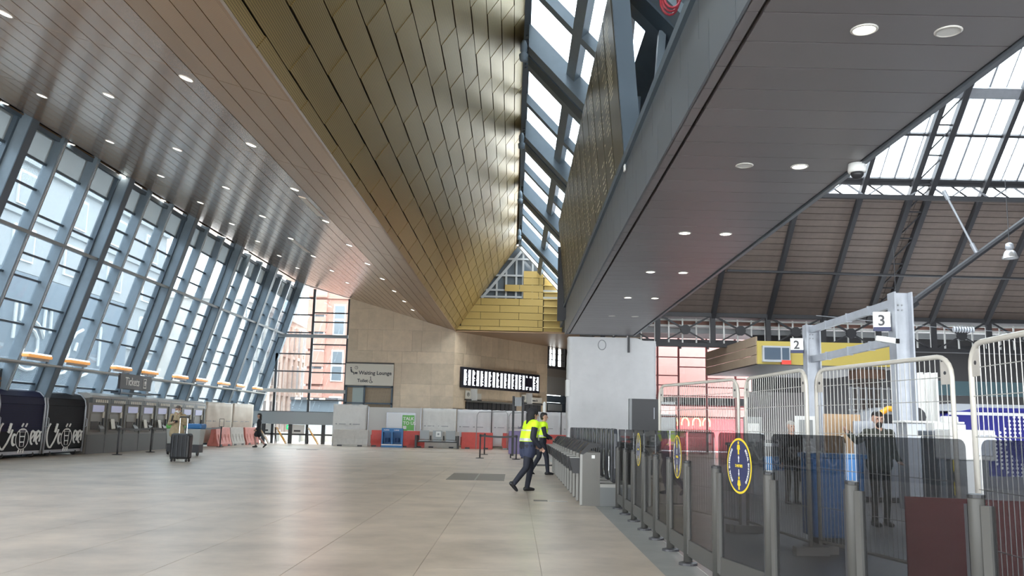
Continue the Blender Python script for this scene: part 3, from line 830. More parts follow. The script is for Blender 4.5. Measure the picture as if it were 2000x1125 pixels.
# ---- orange-bottomed linear uplights on the facade shelf
ul = None
for k in range(13):
    y = 22.9 + 6.35 * (k // 2) + (2.7 if k % 2 else 0)
    if y > 56: break
    lab = f'orange based linear light on the facade shelf, {ORD[k]} from the camera'
    if ul is None:
        ul = thing('linear_light', lab, 'wall light', (0, 0, 0), 0, 'linear lights along the facade shelf')
        MB().box(-.13, .13, -.75, .75, .0, .1).build('orange_body', M_uplight, ul, bevel=.03)
        MB().box(-.11, .11, -.72, .72, .1, .15).build('lit_top', M_uptop, ul, bevel=.02)
        MB().box(-.04, .04, -.7, .7, -.08, 0).build('bracket', M_grey, ul)
        ul.matrix_basis = T(-15.92, y, 3.28)
    else: dup(ul, T(-15.92, y, 3.28), lab)

# ---- ticket hanging sign
t = thing('tickets_sign', 'dark hanging Tickets sign under the facade shelf above ticket machines', 'sign', (-15.75, 36.6, 2.52))
def sgn(): return MB()
MB().box(-.05, .05, -1.5, 1.5, 0, .62).build('board', mat('sign_charcoal', (.05, .05, .055), .5), t, bevel=.01)
FXm = lambda x, y, z: frame((x, y, z), (0, 1, 0), (0, 0, 1), (1, 0, 0))
text('Tickets', .46, M_txtw, t, FXm(.052, -1.05, .17), bold=.006)
MB().box(.05, .058, .68, 1.0, .1, .5).build('ticket_icon_frame', M_txtw, t)
MB().box(.056, .062, .72, .96, .14, .46).build('ticket_icon_inside', mat('sign_charcoal', (.05, .05, .055), .5), t)
MB().lathe([(.07, 0), (.07, .008)], 10, (.06, .84, .34), (1, 0, 0)).build('ticket_icon_dot', M_txtw, t)
MB().box(.06, .067, .8, .88, .2, .36).build('ticket_icon_stem', M_txtw, t)
for y in (-1.2, 1.2):
    MB().box(-.02, .02, y - .02, y + .02, -.19, 0).build('foot_post', M_lgrey, t)
    MB().box(-.02, .02, y - .02, y + .02, .62, .72).build('hanger', M_grey, t)
MB().box(-.3, .1, -1.5, 1.5, -.19, -.13).build('support_rail', M_steel_d, t)

# ---- ticket machines: seven alike along the facade
tm = None
MX = -16.1
for k in range(8):
    y = 34.35 + 1.56 * k
    lab = f'grey ticket machine with pale header screen, {ORD[k]} from the coffee stalls'
    if tm is None:
        tm = thing('ticket_machine', lab, 'ticket machine', (0, 0, 0), 0, 'ticket machines in a row under the facade')
        MB().box(-.5, 0, -.76, .76, .0, 2.12).build('body', M_machine, tm, bevel=.02)
        MB().prism([(-.5, -.77, 2.05), (.06, -.77, 2.12), (.06, -.77, 2.2), (-.15, -.77, 2.30), (-.5, -.77, 2.30)], (0, 1.54, 0)).build('sloping_top', M_machine_l, tm)
        MB().box(-.02, .1, -.77, .77, 1.92, 2.12).build('header', M_machine_d, tm)
        MB().box(-.02, .02, -.76, .76, .0, .72).build('plinth_panel', M_machine_d, tm)
        for z in (1.99, ):
            for q in range(6):
                MB().box(.1, .108, -.52 + q * .18, -.40 + q * .18, z - .05, z + .06).build('header_letter', M_cream, tm)
        MB().box(.0, .02, -.5, .42, 1.58, 1.84).build('header_screen', M_screenlow, tm)
        MB().box(.0, .012, -.62, .5, .82, 1.5).build('front_plate', mat('machine_plate', (.22, .21, .19), .35, .3), tm)
        MB().box(.005, .03, -.6, .0, .9, 1.22).build('touch_screen', mat('dim_screen', (.08, .075, .07), .2), tm)
        MB().prism([(.02, .02, .98), (.02, .4, .98), (.12, .4, .82), (.12, .02, .82)], (0, 0, .12)).build('ticket_tray', M_machine_d, tm)
        MB().box(.01, .06, .34, .44, 1.0, 1.35).build('card_reader', M_black, tm)
        MB().box(.01, .04, .1, .24, 1.1, 1.2).build('coin_slot', M_black, tm)
        MB().box(.01, .05, .32, .42, 1.36, 1.6).build('notice', M_cream, tm)
        MB().box(-.3, .03, .68, .775, 0, 1.92).build('side_fin', M_machine_d, tm)
        tm.matrix_basis = T(MX, y, 0)
    else:
        c = dup(tm, T(MX, y, 0), lab)
        if k in (1, 3, 4, 5): MB().obox((.1, -.45, 1.12), (.02, 0, .04), (0, .3, 0), (-.08, 0, .36)).build('leaflet_holder', M_cream, c)

# ---- coffee stalls with roller shutters
def stall(y0, y1, shm, label, base=True):
    L_ = y1 - y0
    t = thing('coffee_stall', label, 'stall', (MX - .15, y0, 0), 0, 'shuttered coffee stalls')
    prof = [(-1.1, .22), (0, .22), (.02, 1.75), (-.04, 2.0), (-.2, 2.16), (-.42, 2.22), (-1.1, 2.25)]
    MB().prism([(x - .03, .04, z - .0) for x, z in prof], (0, L_ - .08, 0)).build('cabin', M_shutter_b, t)
    ns = 11
    for i in range(ns):
        z0 = .86 + (1.75 - .86) * i / ns
        MB().box(-.02, .022, .06, L_ - .06, z0 + .004, z0 + .9 / ns - .004).build('shutter_slat', shm, t)
    for i, ((xa, za), (xb, zb)) in enumerate(zip(prof[2:5], prof[3:6])):
        MB().bar(((xa + xb) / 2 + .01, .06, (za + zb) / 2), ((xa + xb) / 2 + .01, L_ - .06, (za + zb) / 2), .03, math.hypot(xb - xa, zb - za) - .01, (xb - xa, 0, zb - za)).build('shutter_slat', shm, t)
    MB().box(-.01, .03, .05, L_ - .05, .26, .85).build('front_panel', M_shutter_b, t)
    for yy in (0.0, L_ - .06):
        MB().tube([(.03, yy + .03, .1), (.05, yy + .03, 1.72), (0, yy + .03, 2.0), (-.18, yy + .03, 2.18), (-.42, yy + .03, 2.24), (-1.1, yy + .03, 2.26)], .035, 8).build('tube_frame', M_lgrey, t, smooth=True)
        MB().tube([(.06, yy + .03, 1.0), (.13, yy + .03, 1.05), (.13, yy + .03, 1.3), (.06, yy + .03, 1.36)], .014, 6).build('handle', M_lgrey, t)
    MB().box(-1.0, .02, .1, L_ - .1, .12, .22).build('base_frame', M_lgrey, t)
    for yy in (.5, L_ - .5):
        MB().lathe([(.1, -.03), (.1, .03)], 12, (-.05, yy, .1), (0, 1, 0)).build('castor', M_black, t)
    # the lettering and the cup emblem on the front panel
    def crv(pts, r=.03): return MB().tube([(.035, a * L_, b) for a, b in pts], r, 6)
    def arc(cx, cz, rx, rz, a0, a1, n=12): return [(cx + rx * math.cos(math.radians(a0 + (a1 - a0) * i / n)), cz + rz * math.sin(math.radians(a0 + (a1 - a0) * i / n))) for i in range(n + 1)]
    crv(arc(.16, .72, .10, .42, 110, 275) + [(.24, .5), (.30, .75), (.33, .92)], .035).build('letter_stroke', M_txtw, t)
    crv([(.25, .82), (.29, 1.12)], .05).build('letter_stroke', M_txtw, t)
    crv(arc(.375, .60, .035, .17, 60, 300), .04).build('letter_stroke', M_txtw, t)
    for c_ in (.77, .89):
        crv(arc(c_, .66, .045, .22, -40, 270) , .035).build('letter_stroke', M_txtw, t)
        crv([(c_ - .04, .58), (c_ + .07, .85)], .03).build('letter_stroke', M_txtw, t)
    crv(arc(.55, .62, .135, .34, 0, 360, 24), .012).build('emblem_ring', M_txtw, t)
    crv([(.49, .85), (.51, .38), (.59, .38), (.61, .85), (.49, .85)], .012).build('emblem_cup', M_txtw, t)
    crv([(.47, .85), (.49, .92), (.61, .92), (.63, .85)], .02).build('emblem_lid', M_txtw, t)
    crv([(.50, .7), (.60, .7)], .02).build('emblem_band', M_txtw, t)
    crv([(.505, .52), (.595, .52)], .02).build('emblem_band', M_txtw, t)
    for a in (.49, .54, .59): crv([(a, .16), (a + .01, .28)], .022).build('emblem_foot', M_txtw, t)
    for a in (.52, .6): crv([(a, 1.02), (a + .03, 1.12)], .03).build('emblem_steam', M_txtw, t)
    return t
stall(30.75, 33.55, M_shutter_b, 'black shuttered coffee stall with white lettering beside the ticket machines')
stall(27.85, 30.65, M_shutter, 'navy shuttered coffee stall with white lettering, middle of the three stalls')
stall(24.95, 27.75, M_shutter_b, 'dark coffee stall cut off by the left edge of the photo')
t = thing('wooden_crate', 'brown wooden box with dark hood on top of the leftmost stall', 'box', (-16.9, 28.1, 2.27))
MB().box(-.3, .3, -.5, .9, 0, .32).build('crate_body', mat('brown_board', (.2, .10, .055), .6), t)
MB().prism([(-.3, -.5, .32), (-.3, .7, .32), (-.3, .5, .62), (-.3, -.5, .55)], (.6, 0, 0)).build('hood', M_charcoal, t)

# ---- queue posts with belts
def stanchion(x, y, lab):
    t = thing('queue_post', lab, 'queue post', (x, y, 0))
    MB().lathe([(.18, 0), (.18, .02), (.04, .035)], 16).build('base', M_black, t)
    MB().lathe([(.032, .03), (.032, .96)], 10).build('pole', M_charcoal, t, smooth=True)
    MB().lathe([(.04, .92), (.045, .96), (.045, 1.02), (.03, 1.03)], 10).build('belt_head', M_black, t)
    return t
def belt(a, b, lab):
    m = MB(); n_ = 6
    pts = [V(a).lerp(V(b), i / n_) - V((0, 0, .05 * math.sin(PI * i / n_))) for i in range(n_ + 1)]
    for p, q in zip(pts, pts[1:]): m.bar(p, q, .012, .08)
    tag(m.build('queue_belt', M_black), lab, 'belt')
stanchion(-14.9, 33.6, 'black queue post before the ticket machines, nearest the coffee stalls')
stanchion(-15.0, 36.9, 'black queue post before the ticket machines, middle of that row')
stanchion(-14.95, 40.3, 'black queue post before the ticket machines just left of man with suitcase')
stanchion(-15.1, 45.9, 'black queue post with a sign frame before the cream hoarding')
belt((-14.9, 33.6, .98), (-15.0, 36.9, .98), 'black belt between the two queue posts nearest the coffee stalls')
belt((-15.0, 36.9, .98), (-14.95, 40.3, .98), 'black belt in front of the middle ticket machines')
belt((-14.95, 40.3, .98), (-15.1, 45.9, .98), 'black belt running behind the man with suitcase')
t = thing('post_sign', 'small empty sign frame on top of the queue post before the cream hoarding', 'sign frame', (-15.1, 45.9, 1.03))
for z in (0, .38): MB().box(-.12, .12, -.01, .01, z, z + .02).build('frame_bar', M_charcoal, t)
for x in (-.12, .11): MB().box(x, x + .015, -.01, .01, 0, .4).build('frame_bar', M_charcoal, t)
stanchion(-1.48, 38.96, 'black queue post in front, left of staff in yellow vests')
stanchion(-1.45, 43.83, 'black queue post behind the other, before the red barrier')
stanchion(.10, 38.6, 'black queue post beside the purple cart')
belt((-1.48, 38.96, .98), (-1.45, 43.83, .98), 'short black belt between the pair of queue posts')
belt((-1.48, 38.96, .98), (.10, 38.6, .98), 'black belt from the front queue post to the purple cart')

# ---- bins beside the man
def bin_(x, y, lab, lidm, h=1.15):
    t = thing('recycling_bin', lab, 'bin', (x, y, 0))
    MB().prism([(-.23, -.23, .12), (.23, -.23, .12), (.23, .23, .12), (-.23, .23, .12)], (0, 0, .3)).build('base', M_charcoal, t)
    mb = MB(); b0, b1 = .22, .28
    mb.add([(-b0, -b0, .4), (b0, -b0, .4), (b0, b0, .4), (-b0, b0, .4), (-b1, -b1, h), (b1, -b1, h), (b1, b1, h), (-b1, b1, h)], [(0, 1, 2, 3), (4, 5, 6, 7), (0, 1, 5, 4), (1, 2, 6, 5), (2, 3, 7, 6), (3, 0, 4, 7)])
    mb.build('clear_body', M_bin, t, bevel=.03)
    MB().box(-.30, .30, -.30, .30, h, h + .2).build('lid', lidm, t, bevel=.06)
    for sx in (-.17, .17):
        MB().lathe([(.1, -.03), (.1, .03)], 10, (sx, -.17, .1), (1, 0, 0)).build('wheel', M_black, t)
bin_(-12.35, 34.6, 'grey bin with blue lid right of the man with suitcase', M_blue, 1.02)
bin_(-13.45, 35.4, 'grey bin with green lid behind the man with suitcase', M_green, 1.0)

# ---- suitcase
t = thing('suitcase', 'black upright suitcase with raised handle in front of man in beige jacket', 'suitcase', (-11.02, 29.6, 0), -.1)
MB().box(-.33, .33, -.16, .16, .09, .92).build('shell', M_black, t, bevel=.07)
for x in (-.22, -.07, .08, .23): MB().bar((x, -.17, .16), (x, -.17, .86), .04, .02, (0, 1, 0)).build('rib', M_charcoal, t)
for x in (-.13, .13): MB().tube([(x, .05, .88), (x, .05, 1.42)], .016, 8).build('handle_tube', M_alu, t)
MB().tube([(-.15, .05, 1.42), (-.13, .05, 1.46), (.13, .05, 1.46), (.15, .05, 1.42)], .024, 8).build('grip', M_black, t)
for x in (-.25, .25):
    for y in (-.1, .1): MB().lathe([(.05, -.02), (.05, .02)], 10, (x, y, .05), (1, 0, 0)).build('wheel', M_black, t)

# ---- hoardings and plastic barriers across the far end
def jersey(x, y, rz, L_, lab, m, group=None, hgt=.98):
    t = thing('plastic_barrier', lab, 'barrier', (x, y, 0), rz, group)
    prof = [(-.30, 0), (.30, 0), (.30, .12), (.19, .45), (.12, hgt), (-.12, hgt), (-.19, .45), (-.30, .12)]
    MB().prism([(-L_ / 2, a, b) for a, b in prof], (L_, 0, 0)).build('barrier_body', m, t, bevel=.025)
    for x_ in (-L_ * .3, L_ * .28):
        MB().box(x_ - .14, x_ + .14, -.32, .32, -.001, .09).build('fork_slot', M_charcoal, t)
    for k in range(4):
        x_ = -L_ * .36 + k * L_ * .24
        MB().bar((x_, -.27, .17), (x_, -.165, .62), .05, .03, (0, 1, 0)).build('moulded_rib', m, t)
    MB().box(-L_ / 2 - .05, -L_ / 2 + .02, -.06, .06, .2, .7).build('end_lug', m, t)
jersey(-9.75, 53.25, .08, 2.05, 'pale grey plastic barrier at left end of the white hoarding', M_concrete)
jersey(-8.15, 53.80, .08, .9, 'red plastic barrier left of the blue recycling stand', M_red)
jersey(-6.15, 53.85, .08, 1.5, 'red plastic barrier right of the blue recycling stand', M_red)
jersey(-4.4, 54.20, .05, 2.1, 'pale grey plastic barrier behind the steel bench', M_concrete)
jersey(-2.25, 54.00, .05, 1.9, 'red plastic barrier right of the steel bench', M_red)
jersey(.1, 54.10, .05, 1.6, 'red plastic barrier behind the queue posts', M_red)
jersey(2.6, 50.5, .05, 2.2, 'red plastic barrier behind the ticket gates', M_red)
def hoard(x0, y0, x1, y1, z, lab, m, name='hoarding', marks=True):
    a, b = V((x0, y0, 0)), V((x1, y1, 0)); d = b - a; L_ = d.length
    t = thing(name, lab, 'hoarding', (a + b) / 2, math.atan2(d.y, d.x))
    nx, nz = 14, 10
    mb = MB()
    rr = random.Random(int(x0 * 100))
    vs = []; fs = []
    for j in range(nz + 1):
        for i in range(nx + 1):
            edge = i in (0, nx) or j in (0, nz)
            vs.append((-L_ / 2 + L_ * i / nx, 0 if edge else rr.uniform(-.03, .03), .15 + (z - .15) * j / nz + (rr.uniform(-.03, .03) if j == nz and 0 < i < nx else 0)))
    for j in range(nz):
        for i in range(nx): fs.append((j * (nx + 1) + i, j * (nx + 1) + i + 1, (j + 1) * (nx + 1) + i + 1, (j + 1) * (nx + 1) + i))
    mb.add(vs, fs)
    o = mb.build('sheet', m, t, smooth=True); md = o.modifiers.new('thick', 'SOLIDIFY'); md.thickness = .03; md.offset = 1
    for sx in (-L_ / 2 + .03, L_ / 2 - .03): MB().box(sx - .025, sx + .025, .03, .09, 0, z + .02).build('frame_post', M_lgrey, t)
    MB().box(-L_ / 2, L_ / 2, .04, .08, z - .02, z + .02).build('frame_rail', M_lgrey, t)
    if marks:
        x = -L_ / 2 + .15
        while x < L_ / 2 - .5:
            MB().box(x, x + .10, -.045, -.035, 1.27, 1.33).build('printed_mark', M_grey, t)
            MB().box(x + .2, x + .62, -.045, -.035, 1.28, 1.32).build('printed_mark', M_grey, t)
            x += .85
    return t
hoard(-11.0, 53.9, -9.05, 54.6, 2.47, 'white sheeted hoarding panel at the left end beneath the Waiting Lounge sign', M_hoard)
t = thing('hoarding', 'plain white hoarding panel carrying the green poster board', 'hoarding', (-7.35, 54.62, 0), .04)
MB().box(-1.65, 1.6, .0, .05, 0, 2.36).build('panel', mat('off_white_panel', (.58, .565, .53), .55), t)
MB().box(-1.66, -1.6, -.03, .05, 0, 2.4).build('frame_post', M_lgrey, t)
MB().box(1.56, 1.62, -.03, .05, 0, 2.38).build('frame_post', M_lgrey, t)
t2 = thing('poster_board', 'glazed notice board with green TALK TO US poster on white hoarding', 'notice board', (-7.0, 54.55, .82), .04)
MB().box(-.85, .92, -.03, .03, 0, 1.25).build('frame', M_lgrey, t2)
MB().box(-.78, .05, -.045, -.02, .05, 1.2).build('blank_pane', mat('grey_pane', (.45, .46, .46), .2), t2)
MB().box(.12, .85, -.05, -.03, .06, 1.1).build('poster', M_green, t2)
fr = lambda x, y, z: frame((x, y, z), (1, 0, 0), (0, 0, 1), (0, -1, 0))
text('TALK\nTO US', .27, M_txtw, t2, fr(.17, -.053, .80), bold=.006)
MB().box(.17, .38, -.056, -.05, .25, .45).build('poster_picture', M_txtw, t2)
MB().box(.45, .8, -.056, -.05, .12, .18).build('poster_mark', M_txtw, t2)
hoard(-5.7, 54.75, -3.6, 54.85, 2.36, 'white sheeted hoarding panel behind the steel bench', M_hoard)
hoard(-3.55, 54.85, -1.45, 54.95, 2.34, 'white sheeted hoarding panel left of the hoarding fence frame', M_sheet)
hoard(-1.4, 54.95, .7, 55.05, 2.32, 'white sheeted hoarding panel behind the queue posts', M_sheet)
hoard(.75, 55.05, 2.85, 55.15, 2.30, 'white sheeted hoarding panel behind the ticket gates', M_sheet)
hoard(2.9, 55.15, 5.0, 55.25, 2.30, 'white sheeted hoarding panel half hidden by the wrapped column', M_sheet)
# cream hoarding with barriers near the ticket machines
hoard(-16.35, 46.9, -16.05, 50.4, 2.3, 'cream hoarding panel nearest the last ticket machine', mat('cream_hoarding', (.58, .51, .42), .55, vary=.05), marks=True)
hoard(-16.05, 50.5, -15.8, 53.6, 2.32, 'cream hoarding panel beside the far end glazing', mat('cream_hoarding', (.58, .51, .42), .55, vary=.05), marks=True)
jersey(-15.75, 47.8, 1.5, 1.9, 'faded red plastic barrier below the cream hoarding, nearest the bins', M_pink)
jersey(-15.65, 49.9, 1.5, 1.9, 'beige plastic barrier between two faded red ones', M_concrete)
jersey(-15.5, 52.1, 1.5, 2.0, 'faded red plastic barrier at the far end of the cream hoarding', M_pink)

# ---- blue recycling stand, bench
t = thing('recycling_stand', 'blue double recycling stand before the red barriers', 'recycling bin', (-7.25, 53.1, 0), .05)
MB().box(-.62, .62, .2, .28, 0, 1.12).build('back_panel', M_blue, t)
for x in (-.62, -.04, .54): MB().box(x, x + .08, -.28, .28, 0, 1.12).build('side_panel', M_blue, t)
MB().box(-.62, .62, -.3, .28, 0, .12).build('base', M_blue, t)
MB().box(-.62, .62, -.3, .1, .9, 1.12).build('top_panel', M_blue, t)
MB().box(-.6, .6, -.31, -.29, .12, .18).build('pale_strip', M_txtw, t)
for x, s in ((-.5, 'PAPER'), (.1, 'CANS')): text(s, .12, M_txtw, t, fr(x, -.305, .97))
for x in (-.28, .3): MB().lathe([(.12, 0), (.12, .25)], 12, (x, -.05, .3)).build('bag_holder', mat('dark_blue_plastic', (.02, .06, .16), .5), t)
t = thing('steel_bench', 'three seat steel bench with black frame before the hoarding', 'bench', (-4.6, 53.3, 0), .04)
MB().box(-1.3, 1.3, -.06, .06, .34, .42).build('beam', M_black, t)
for x in (-1.25, 1.25): MB().box(x - .06, x + .06, -.32, .32, 0, .75).build('end_frame', M_black, t)
M_seat = mat('perforated_steel', (.28, .30, .31), .4, .5)
for x in (-.78, 0, .78):
    MB().obox((x, -.05, .46), (.56, 0, 0), (0, .5, .05), (0, 0, .04)).build('seat', M_seat, t)
    MB().obox((x, .27, .78), (.56, 0, 0), (0, .03, 0), (0, .08, .52)).build('backrest', M_seat, t)
for x in (-1.12, -.39, .39, 1.12):
    MB().tube([(x, .2, .45), (x, .2, .72), (x, -.25, .72), (x, -.3, .48)], .03, 6).build('armrest', M_black, t)
t = thing('seat_notice', 'white paper notice on the middle seat of the bench', 'notice', (-4.55, 53.37, .78), .04)
MB().obox((0, .14, .05), (.3, 0, 0), (0, .01, 0), (0, .05, .32)).build('paper', M_txtw, t)
MB().obox((0, .13, .05), (.12, 0, 0), (0, .01, 0), (0, .02, .1)).build('printed_symbol', M_grey, t)

# ---- mesh hoarding fence frames before white sheeting
for i, (xa, xb) in enumerate(((-2.3, -.42), (-.38, 1.4))):
    t = thing('tube_fence', ('thin tube fence frame before the white hoarding, left one', 'thin tube fence frame before white hoarding behind the staff')[i], 'fence', ((xa + xb) / 2, 53.4, 0))
    L_ = (xb - xa) / 2
    MB().tube([(-L_ + .02, 0, 0), (-L_ + .04, 0, 2.0), (-L_ + .15, 0, 2.2), (L_ - .1, 0, 2.25), (L_, 0, 2.1), (L_ - .02, 0, 0)], .025, 6).build('frame', M_grey, t, smooth=True)
    MB().box(L_ - .25, L_ + .01, -.2, .2, 0, .1).build('foot_block', M_grey, t)

# ---- signs on the stone walls
t = thing('lounge_sign', 'large cream Waiting Lounge sign with toilet symbol on the stone wall', 'sign', (-9.27, GY - .06, 3.74))
MB().box(-1.5, 1.53, -.05, .06, 0, 1.36).build('board', M_cream, t, bevel=.01)
MB().box(-1.5, 1.53, -.05, .06, 1.37, 1.43).build('dark_top_rail', M_txt, t)  # dark rail along the top edge of the sign
text('Waiting Lounge', .325, M_txt, t, fr(-.66, -.053, .68), bold=.008)
text('Toilet', .28, M_txt, t, fr(-.74, -.053, .2), bold=.008)
def disc(x, z, r, m, nm, d=-.056): return MB().lathe([(r, 0), (r, .008)], 16, (x, d, z), (0, -1, 0)).build(nm, m, t)
disc(-.83, 1.1, .105, M_txt, 'clock_symbol'); disc(-.83, 1.1, .08, M_cream, 'clock_face', -.06)
MB().box(-.84, -.82, -.075, -.065, 1.1, 1.17).build('clock_hand', M_txt, t)
MB().box(-.83, -.77, -.075, -.065, 1.09, 1.11).build('clock_hand', M_txt, t)
disc(-1.17, 1.08, .05, M_txt, 'waiting_symbol_head')
MB().bar((-1.17, -.055, 1.0), (-1.12, -.055, .82), .02, .09, (1, 0, 0)).build('waiting_symbol_body', M_txt, t)
MB().bar((-1.12, -.055, .82), (-1.0, -.055, .8), .02, .06).build('waiting_symbol_leg', M_txt, t)
MB().bar((-1.0, -.055, .82), (-.97, -.055, .66), .02, .05, (1, 0, 0)).build('waiting_symbol_leg', M_txt, t)
MB().box(-.93, -.75, -.06, -.05, .7, .82).build('bag_symbol', M_txt, t)
MB().tube([(.12 + .11 * math.cos(a), -.055, .26 + .1 * math.sin(a)) for a in [PI * .75 + k * PI * 1.2 / 8 for k in range(9)]], .016, 6).build('wheelchair_symbol_wheel', M_txt, t)
MB().bar((.1, -.055, .46), (.12, -.055, .28), .02, .04, (1, 0, 0)).build('wheelchair_symbol_body', M_txt, t)
MB().bar((.12, -.055, .28), (.24, -.055, .2), .02, .035).build('wheelchair_symbol_leg', M_txt, t)
disc(.095, .52, .035, M_txt, 'wheelchair_symbol_head')

# lit departure screens on the slanting stone wall
t = thing('departure_screens', 'long lit departure display of ten white screens on stone wall', 'display', rw(.62, 3.78, .12), math.atan2(wd.y, wd.x))
DL = 9.3 - .62 - .05
DL = 6.55
DLu = 9.35
MB().box(0, 6.5 * 1.0 + 0, -.02, .12, 0, 1.3).build('case', M_black, t) if False else None
W_ = 6.45 * 1.44 * .98
MB().box(0, W_, -.04, .12, 0, 1.32).build('case', mat('display_case', (.02, .02, .03), .4), t, bevel=.01)
pw = W_ / 10.25
rr = random.Random(5)
for k in range(10):
    x0 = .12 + pw * k + .06; x1 = x0 + pw - .12
    s = MB().box(x0, x1, -.05, -.035, .12, 1.2).build('screen', mat('screen_navy', (.012, .012, .03), .25), t)
    mb = MB(); n_ = 22
    for i in range(n_):
        z = .16 + i * (1.0 / n_)
        hh = 1.0 / n_ * .96
        if k == 8 and .38 < z < .98: continue
        mb.box(x0 + .03, x0 + .03 + (x1 - x0) * rr.uniform(.18, .42), -.058, -.05, z, z + hh)
        mb.box(x1 - (x1 - x0) * (rr.uniform(.34, .40) if k != 9 else rr.uniform(.2, .46)), x1 - .02, -.058, -.05, z, z + hh * rr.choice((1, .9, .75)))
    mb.build('screen_text', M_screen, s, kind='stuff')
# projecting signs below it
def psign(u, z, lab, txt, wlen, letter):
    t = thing('projecting_sign', lab, 'sign', rw(u, z, .1), math.atan2(wd.y, wd.x))
    MB().box(-.25, .3, -.05, 0, .1, .62).build('symbol_plate', M_cream, t)
    MB().tube([(.02 + .12 * math.cos(a), -.056, .38 + .12 * math.sin(a)) for a in [k * PI / 6 for k in range(13)]], .015, 6).build('symbol_ring', M_txt, t)
    MB().box(-.01, .05, -.065, -.05, .32, .46).build('symbol_stem', M_txt, t)
    MB().box(.32, .4, -.5, .02, 0, .75).build('blade', mat('white_edge_blade', (.72, .72, .7), .4), t)
    MB().box(.42, .42 + wlen, -.06, 0, .08, .48).build('name_plate', M_cream, t)
    if txt: text(txt, .2, M_txt, t, fr(.5, -.063, .2), bold=.01)
    MB().box(-.3, .42 + wlen, -.1, .0, .0, .07).build('support_rail', M_charcoal, t)
psign(1.35, 2.98, 'small cream projecting sign with blank plate below left of lit display', '', 1.0, '')
psign(7.75, 2.98, 'small cream projecting sign with lettering below right end of lit display', 'to Buchanan St', 1.9, '')

# ---- long departure board over the gate line
t = thing('departure_board', 'long dark unlit departure board with cream text above the gate line', 'display', (1.90, 15.4, 6.3))
tl = -.085
BL, BHt = 19.4, 3.3
def bp_(y, z, d=0.0): return V((tl * z - d, y, z))
MB().prism([(.03, 0, -.02), (.25, 0, -.02), (.03 + tl * BHt + .22, 0, BHt), (tl * BHt + .03, 0, BHt)], (0, BL, 0)).build('case', M_fascia, t)
NPN = 14; pwid = BL / NPN
for k in range(NPN):
    y0 = pwid * k
    p = MB().prism([bp_(y0 + .05, .04, -.03), bp_(y0 + pwid - .05, .04, -.03), bp_(y0 + pwid - .05, BHt - .04, -.03), bp_(y0 + .05, BHt - .04, -.03)], (-.06, 0, 0)).build('display_panel', M_boardface, t)
    mb = MB(); rr = random.Random(40 + k)
    if k == 0:
        continue
    for i in range(24):
        z = BHt - .25 - i * .125
        if rr.random() < .3: continue
        mb.obox(bp_(y0 + .22, z, .02), (.02, 0, 0), (0, rr.uniform(.10, .16), 0), (0, 0, .05))
        L_ = rr.uniform(.15, .45)
        mb.obox(bp_(y0 + .38 + L_ / 2, z, .02), (.02, 0, 0), (0, L_, 0), (0, 0, .045))
        if rr.random() < .5: mb.obox(bp_(y0 + 1.2, z, .02), (.02, 0, 0), (0, .12, 0), (0, 0, .06))
    mb.build('display_text', M_brass, p, kind='stuff')
tx = text('20:25:18', .30, mat('lit_clock_digits', (.8, .78, .55), .5, emit=.5), t, Matrix.Identity(4), name='clock_digits', bold=.006)
tx.matrix_local = frame(bp_(1.30, .12, .03), (0, -1, 0), (-tl * -1, 0, 1), (-1, 0, 0))
for i in range(16):
    z = BHt - .3 - i * .1
    MB().obox(bp_(.95, z, .02), (.02, 0, 0), (0, U(.4, .8), 0), (0, 0, .045)).build('display_line', M_brass, t)
MB().prism([(-.02, -.12, -.2), (.3, -.12, -.2), (.02, -.12, BHt + .1), (tl * BHt - .03, -.12, BHt + .1)], (0, .1, 0)).build('end_panel', M_steel_d, t)
MB().box(-.3, .2, BL + .02, BL + .16, -.7, BHt - 1).build('end_bracket', M_charcoal, t)
t = thing('junction_box', 'small pale switch box on the dark fascia below the departure board', 'switch', (1.875, 15.2, 5.95))
MB().box(-.03, .0, -.06, .06, 0, .12).build('box_body', M_white, t, bevel=.01)
MB().box(-.036, -.028, -.03, .03, .03, .08).build('switch_plate', M_grey, t)
t = thing('cable_coil', 'red cable coil hanging in the steelwork above the dark soffit', 'cable', (2.38, 13.2, 8.36))
MB().tube([(.15 * math.cos(a) , .02 * a, .24 * math.sin(a)) for a in [k * PI / 8 for k in range(50)]], .022, 6).build('coil', mat('red_cable', (.35, .03, .05), .4), t, smooth=True)
MB().tube([(0, .1, .3), (.02, .1, .6)], .015, 6).build('hook', M_grey, t)

# ---- white wrapped column and black cabinet
t = thing('wrapped_column', 'tall column wrapped in white plastic sheeting at end of the gate line', 'column', (3.72, 34.35, 0))
mb = MB(); rr = random.Random(11)
x0, x1, yb = -1.66, 1.78, 1.6
pts = []
def side(a, b, n_):
    return [V(a).lerp(V(b), i / n_) for i in range(n_)]
ring0 = side((x0, yb, 0), (x0 - .04, 0, 0), 6) + side((x0, 0, 0), (x1, 0, 0), 22) + side((x1, 0, 0), (x1, yb, 0), 6) + side((x1, yb, 0), (x0, yb, 0), 6)
NR = 30; vs = []; fs = []
for j in range(NR + 1):
    z = 4.93 * j / NR
    for i, p in enumerate(ring0):
        k = .035 + (.08 if z < .9 else 0)
        c = (i in (6, 28)) * .05
        vs.append((p.x + rr.uniform(-k, k) - c, p.y + rr.uniform(-k, k) * .5, z if p.x < 1 or j < NR else z - .1))
NN = len(ring0)
for j in range(NR):
    for i in range(NN): fs.append((j * NN + i, j * NN + (i + 1) % NN, (j + 1) * NN + (i + 1) % NN, (j + 1) * NN + i))
o = mb.add(vs, fs).build('sheeting', M_sheet, t, smooth=True)
md = o.modifiers.new('sub', 'SUBSURF'); md.levels = 1; md.render_levels = 1
